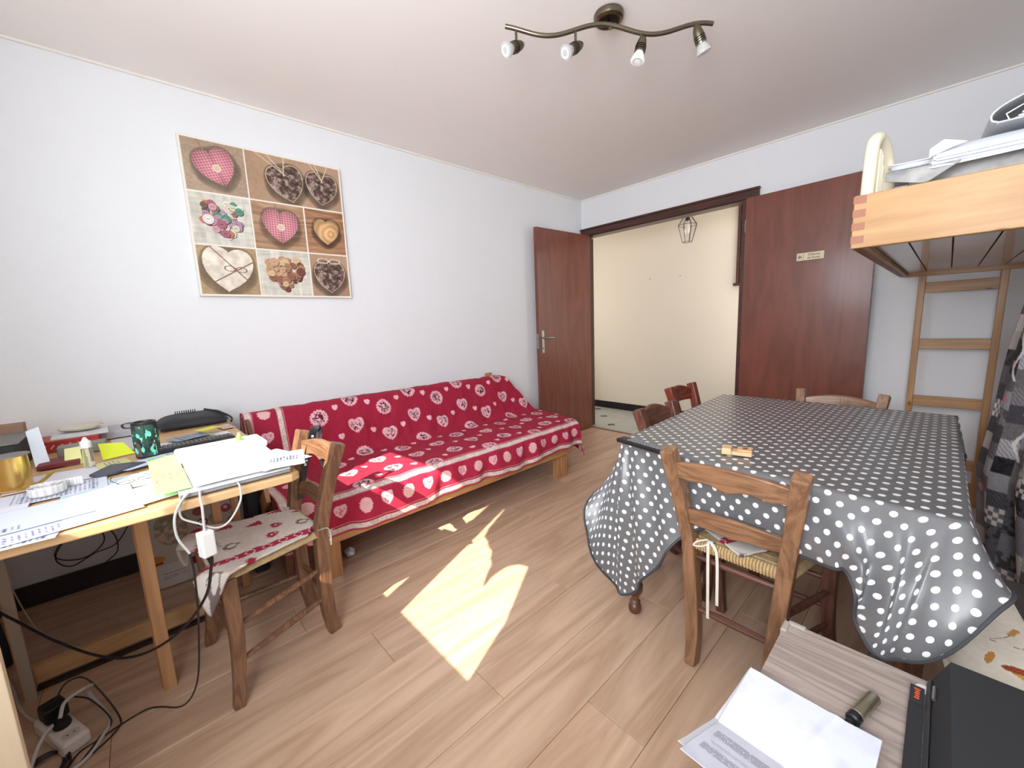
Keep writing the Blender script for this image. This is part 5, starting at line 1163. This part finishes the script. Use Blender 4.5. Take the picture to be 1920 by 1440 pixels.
sheet('paper_sheet', 'crumpled white receipt against the wall at the far desk corner', 0.14, -3.365, 0.14, 0.10, 0.3, z+0.015, tint=(206, 208, 218), lines=[(-0.05, 0.05, -0.03, 0.03, 900)], curl=0.02)
sheet('paper_sheet', 'grey white sheets on the wall side of the bottle', 0.47, -3.66, 0.30, 0.14, 0.05, z+0.001, tint=(200, 200, 208), lines=[])
sheet('paper_sheet', 'yellow ruled card in front of the sticky notes', 0.80, -3.715, 0.09, 0.08, 0.2, z+0.004, tint=(206, 200, 140), lines=[(-0.03, 0.03, -0.02, 0.02, 600)])
# standing pads of notes
nt2 = thing('sticky_notes', 'pad of pale yellow sticky notes behind the liquid bottle', 'notes', (0.66, -3.775, SZ+0.002), 0.0)
MB().hexa([(0.03, -0.062, 0.0), (0.036, -0.062, 0.0), (0.036, 0.0, 0.0), (0.03, 0.0, 0.0), (-0.03, -0.062, 0.048), (-0.024, -0.062, 0.050), (-0.024, 0.0, 0.052), (-0.03, 0.0, 0.050)]).build('pad', mat('pale_yellow', (222, 222, 156), 0.8), nt2)
nt3 = thing('sticky_notes', 'bright yellow sticky note curling beside the pale pad', 'notes', (0.66, -3.71, SZ+0.002), 0.15)
MB().hexa([(0.035, -0.040, 0.0), (0.041, -0.040, 0.0), (0.045, 0.045, 0.004), (0.039, 0.045, 0.004), (-0.03, -0.040, 0.048), (-0.024, -0.040, 0.050), (-0.020, 0.025, 0.040), (-0.026, 0.025, 0.038)]).build('pad', mat('acid_yellow', (220, 232, 60), 0.8), nt3)
# white leaflets standing between box and notes
lfb = thing('leaflet', 'pale leaflet propped upright between black box and red packet', 'leaflet', (0.62, -3.885, SZ+0.002), 0.35)
MB().hexa([(0.04, -0.035, 0.0), (0.042, -0.035, 0.0), (0.042, 0.0, 0.0), (0.04, 0.0, 0.0), (-0.10, -0.012, 0.115), (-0.098, -0.012, 0.115), (-0.098, 0.02, 0.125), (-0.10, 0.02, 0.125)]).build('sheet', M_pw2, lfb)
# gold ribbon spool
sp = thing('ribbon_spool', 'gold curling ribbon on a spool at the left end of the desk', 'ribbon', (0.895, -3.915, SZ+0.005))
M_gold = mat('gold_ribbon', (206, 168, 96), 0.22, 0.75, var=0.08, scale=30)
MB().lathe([(0.040, 0.0), (0.040, 0.003)], (0, 0, 0), 32).build('lower_flange', mat('cardboard', (190, 150, 90), 0.7), sp)
MB().lathe([(0.034, 0.003), (0.035, 0.05), (0.034, 0.098)], (0, 0, 0), 32).build('ribbon_roll', M_gold, sp, smooth=True)
MB().lathe([(0.040, 0.098), (0.040, 0.101)], (0, 0, 0), 32).build('upper_flange', mat('grey_card', (120, 116, 112), 0.6), sp)
MB().sweep(crom([(0.036, 0.0, 0.004), (0.045, 0.02, 0.006), (0.042, 0.05, 0.012), (0.02, 0.08, 0.035)], 8), (0.010, 0.001), (0, 0, 1)).build('ribbon_tail', M_gold, sp)
# black organiser behind the spool
bo = thing('desk_organiser', 'black box with brown lid flap at the wall end of the desk', 'box', (0.55, -3.975, SZ))
MB().box((-0.12, -0.10, 0.0), (0.11, 0.035, 0.098)).build('box_body', mat('black_card', (40, 42, 46)), bo, bevel=0.003)
MB().box((-0.125, -0.105, 0.098), (0.115, 0.045, 0.103)).build('rim', mat('grey_card', (120, 116, 112)), bo, bevel=0.002)
MB().box((-0.19, -0.07, 0.06), (-0.135, 0.025, 0.132)).build('card_flap', mat('brown_card', (148, 118, 98), 0.8), bo, bevel=0.002)
# red tin/packets by the wall
rp = thing('red_packet', 'red printed packet under papers by the wall left of the bottle', 'packet', (0.33, -3.86, SZ), 0.0)
MB().box((-0.09, -0.075, 0.0), (0.06, 0.095, 0.045)).build('packet', mat('packet_red', (176, 44, 36), 0.5, var=0.35, scale=40), rp, bevel=0.003)
M_wi = mat('white_print', (226, 196, 180), 0.6)
for k in range(6): MB().tube([(0.0612, -0.06+k*0.022, 0.012+0.004*(k % 2)), (0.0612, -0.05+k*0.022, 0.030)], 0.0022, 6).build('print_mark', M_wi, rp)
MB().box((-0.09, -0.04, 0.046), (0.05, 0.12, 0.052), 0.06).build('paper_cover', M_pw3, rp)
tag(blob('crumpled_paper', (0.25, -3.82, SZ+0.053), 0.05, (1.1, 1.3, 0.25), mat('cream_paper', (206, 200, 184), 0.8), 4.0), 'crumpled cream paper on the red packet by the wall', 'paper')
tag(MB((0.52, -3.80, SZ)).box((0.46, -3.87, SZ+0.002), (0.52, -3.74, SZ+0.038)).build('grey_case', mat('warm_grey', (134, 130, 126), 0.6), None, bevel=0.003), 'flat grey case behind the yellow notes', 'case').location = (0.52, -3.80, SZ)
tag(MB((0.66, -3.86, SZ)).box((0.60, -3.90, SZ+0.0035), (0.70, -3.80, SZ+0.018)).build('maroon_book', mat('maroon', (112, 30, 40), 0.6, var=0.4, scale=50), None, bevel=0.002), 'small maroon booklet in front of the red packet', 'book').location = (0.66, -3.86, SZ)
# long pale boxes by the wall
lb = MB((0.25, -3.68, SZ)).box((0.12, -3.79, SZ+0.0035), (0.30, -3.60, SZ+0.035)).build('flat_box', mat('grey_carton', (176, 176, 184), 0.6), None, bevel=0.002); lb.location = (0.25, -3.68, SZ); tag(lb, 'flat pale grey box against the wall left of the speaker', 'box')
# e-liquid bottle
eb = thing('liquid_bottle', 'clear dropper bottle with white screw cap on the desk papers', 'bottle', (0.775, -3.772, SZ+0.004))
MB().lathe([(0.0135, 0.0), (0.0145, 0.003), (0.0145, 0.060), (0.010, 0.067)], (0, 0, 0), 24).build('bottle_body', mat('clear_bottle', (232, 232, 224), 0.08, trans=0.85), eb, smooth=True)
MB().lathe([(0.0142, 0.066), (0.0142, 0.086), (0.009, 0.090), (0.005, 0.098), (0.003, 0.101)], (0, 0, 0), 20).build('cap', M_white, eb, smooth=True)
# camouflage speaker
sk = thing('camouflage_speaker', 'cylindrical camouflage portable speaker with turquoise flashes and loop', 'speaker', (0.775, -3.622, SZ+0.004))
n1, n2 = 160, 130; Th, Hh_ = np.meshgrid(np.linspace(0, 2*PI, n1, endpoint=False), np.linspace(0, 0.122, n2), indexing='ij')
rr_ = 0.0345+0.0015*np.sin(Hh_/0.122*PI)
a1 = fbm(Th*1.9+3, Hh_*34, 3); a2 = fbm(Th*1.6+9, Hh_*24+5, 3); a3 = fbm(Th*3.2+1, Hh_*36+14, 3)
Cc = np.zeros(Th.shape+(3,)); Cc[:] = (38, 66, 58); Cc[a1 > 0.56] = (30, 32, 44); Cc[a2 > 0.60] = (96, 78, 74); Cc[(a1 < 0.38)] = (44, 90, 74); Cc[(a3 > 0.655) & (Hh_ < 0.112)] = (122, 226, 196)
_seam = (Th > 6.2); Cc[_seam] = (38, 66, 58)
Cc[(Hh_ > 0.117) | (Hh_ < 0.004)] = (28, 30, 34)
grid('fabric_sleeve', np.stack([rr_*np.cos(Th), rr_*np.sin(Th), Hh_], -1), printed('camo_mesh', 0.8, 0.3, 900), sk, lin(Cc), close_u=True)
MB().lathe([(0.0345, 0.121), (0.034, 0.126), (0.029, 0.127), (0.027, 0.121), (0.010, 0.119)], (0, 0, 0), 32).build('top_cap', M_dark, sk, smooth=True)
MB().lathe([(0.030, 0.0), (0.0345, 0.001), (0.0345, 0.004)], (0, 0, 0), 32).build('base', M_dark, sk, smooth=True)
MB().sweep(crom([(-0.020, -0.026, 0.124), (-0.025, -0.045, 0.124), (-0.03, -0.056, 0.118), (-0.028, -0.052, 0.108), (-0.02, -0.034, 0.106)], 8), (0.010, 0.0025), (1, -0.5, 0)).build('carry_loop', M_dark, sk)
# black laptop bag with zip teeth
lb2 = thing('laptop_bag', 'black zipped laptop bag lying against the wall at the back of the desk', 'bag', (0.22, -3.45, SZ+0.018))
Au, Bv = np.meshgrid(np.linspace(-1, 1, 40), np.linspace(-1, 1, 40), indexing='ij'); Rb = (abs(Au)**4+abs(Bv)**4)**0.25
top_ = np.stack([Au*0.13, Bv*0.135, 0.034*np.sqrt(np.clip(1-Rb**4, 0, 1))*(0.9+0.25*fbm(Au*2+3, Bv*2, 3))], -1)
grid('bag_body', top_, mat('black_nylon', (34, 35, 40), 0.6, bump=0.4, bscale=40), lb2)
MB().box((-0.12, -0.125, -0.014), (0.12, 0.125, 0.004)).build('bag_base', mat('black_nylon', (34, 35, 40)), lb2, bevel=0.006)
zt_ = MB()
for k in range(10): zt_.box((-0.06, -0.06+k*0.0085, 0.028), (-0.052, -0.056+k*0.0085, 0.046))
zt_.build('comb_teeth', M_dark, lb2)
MB().tube(crom([(0.02, 0.05, 0.05), (0.06, 0.10, 0.035), (0.13, 0.14, 0.01), (0.17, 0.135, -0.005)], 6), 0.005, 6).build('strap', M_dark, lb2, smooth=True)
# keyboard-like long black device
kb = thing('keyboard', 'narrow black keyboard lying tilted on papers behind the laptop', 'keyboard', (0.765, -3.475, SZ+0.006), 0.06)
MB().box((-0.030, -0.125, 0.0), (0.030, 0.115, 0.016)).build('case', M_dark, kb, bevel=0.003)
ky = MB()
for i in range(17):
    for j in range(4): ky.box((-0.026+j*0.013, -0.119+i*0.0134, 0.0162), (-0.016+j*0.013, -0.109+i*0.0134, 0.0195))
ky.build('keys', mat('worn_keys', (92, 88, 82), 0.6), kb, kind='stuff')
ms = MB((0.89, -3.42, SZ)).lathe([(0.045, 0.003), (0.045, 0.008), (0.036, 0.017), (0.014, 0.021)], (0.89, -3.42, SZ), 28).build('mouse', mat('charcoal_rubber', (78, 78, 82), 0.6), None, smooth=True); ms.location = (0.89, -3.42, SZ); tag(ms, 'round charcoal mouse half hidden behind the white box', 'mouse')
# dark pouch
dp = MB((0.905, -3.73, SZ)).prism([(0.84, -3.72), (0.87, -3.66), (0.90, -3.63), (0.965, -3.70), (0.97, -3.745), (0.93, -3.765)], SZ+0.003, SZ+0.012).build('dark_pouch', mat('slate_pouch', (66, 68, 82), 0.5), None, bevel=0.003); dp.location = (0.905, -3.73, SZ); tag(dp, 'slate coloured pouch under the folded paper in front of the speaker', 'pouch')
# closed laptop with plastic file on it
lp = thing('closed_laptop', 'closed silver laptop at the front edge of the desk under papers', 'laptop', (1.255, -3.435, SZ+0.004), 0.02)
MB().box((-0.135, -0.140, 0.0), (0.135, 0.125, 0.008)).build('base', mat('laptop_grey', (150, 152, 156), 0.4, 0.3), lp, bevel=0.002)
MB().box((-0.135, -0.140, 0.009), (0.135, 0.125, 0.015)).build('lid', mat('laptop_silver', (214, 214, 214), 0.4, 0.1), lp, bevel=0.002)
sheet('plastic_folder', 'clear folder with green band and red stickers lying on the laptop', 1.150, -3.585, 0.44, 0.075, 0.02, SZ+0.0215, 'folder', tint=(140, 206, 118), lines=[(0.02, 0.12, -0.03, 0.03, 380)], ink=(206, 110, 110), nx=120)
sheet('paper_sheet', 'white document covering the closed laptop in full sun', 1.225, -3.425, 0.30, 0.235, 0.02, SZ+0.022, tint=(236, 236, 236), lines=[(0.075, 0.078, -0.11, 0.11, 0.001)], ink=(120, 110, 100))
sheet('paper_sheet', 'white sheet jutting past the right end of the laptop', 1.28, -3.335, 0.20, 0.15, 0.30, SZ+0.0245, tint=(236, 236, 236), lines=[])
sheet('paper_sheet', 'loose white page sticking out beyond the desk corner', 1.32, -3.31, 0.17, 0.12, -0.25, SZ+0.027, tint=(226, 230, 232), lines=[(-0.03, 0.02, -0.04, 0.04, 700)])
wb = thing('white_box', 'flat white plastic box with dark slot on the desk behind the laptop', 'box', (1.02, -3.42, SZ+0.0235), 0.04)
MB().box((-0.070, -0.135, 0.0), (0.070, 0.115, 0.024)).build('housing', M_white, wb, bevel=0.008, bseg=3)
MB().box((-0.012, -0.03, 0.0235), (-0.002, 0.06, 0.0246)).build('slot', mat('slot_grey', (140, 146, 142), 0.6), wb)
hl = thing('green_bottle', 'small green highlighter bottle on the white box', 'bottle', (1.005, -3.375, SZ+0.048))
MB().lathe([(0.008, 0.0), (0.009, 0.003), (0.009, 0.014), (0.006, 0.018)], (0, 0, 0), 16).build('body', mat('green_plastic', (120, 206, 60), 0.4), hl, smooth=True)
MB().lathe([(0.005, 0.018), (0.004, 0.026)], (0, 0, 0), 12).build('cap', mat('pale_green', (190, 230, 170), 0.4), hl, smooth=True)
# rolled leaflet: spiral of paper
rl = thing('rolled_leaflet', 'pleated white package leaflet rolled up on the desk', 'leaflet', (1.045, -3.840, SZ+0.008), 0.15)
n1 = 120; th = np.linspace(0, 5.2*PI, n1); rad = 0.009+0.0014*th/1.0*1.3; H_ = np.linspace(0, 0.024, 6)
sx = rad*np.cos(th); sy = rad*np.sin(th)*1.15
ex = np.linspace(0, 1, 40); lastx, lasty = sx[-1], sy[-1]
px2 = np.concatenate([sx, lastx+ex*0.012]); py2 = np.concatenate([sy, lasty+ex*0.10])
Pz = np.stack([np.repeat(px2[:, None], 6, 1), np.repeat(py2[:, None], 6, 1), np.repeat(H_[None], len(px2), 0)], -1)
Cz = np.full(Pz.shape, 222.0); Cz[(np.sin(np.arange(len(px2))*2.3) > 0.3)] = 196
grid('paper_roll', Pz, printed('paper_print', 0.7), rl, lin(Cz), thick=0.0008)
# folded spectacles / wire
gl = thing('wire_glasses', 'thin wire spectacles lying on the blue folder', 'glasses', (1.125, -3.655, SZ+0.012), 0.2)
for s in (-1, 1): MB().tube([(0.016*math.cos(a), s*0.022+0.019*math.sin(a), 0.0015) for a in np.linspace(0, 2*PI, 25)], 0.0010, 6).build('lens_rim', M_cb, gl, smooth=True)
MB().tube(crom([(-0.01, -0.04, 0.0015), (-0.06, -0.045, 0.002), (-0.10, -0.035, 0.0015)], 6), 0.0010, 6).build('temple', M_cb, gl, smooth=True)
MB().tube(crom([(-0.01, 0.04, 0.0015), (-0.05, 0.03, 0.002), (-0.09, 0.01, 0.0015)], 6), 0.0010, 6).build('temple', M_cb, gl, smooth=True)
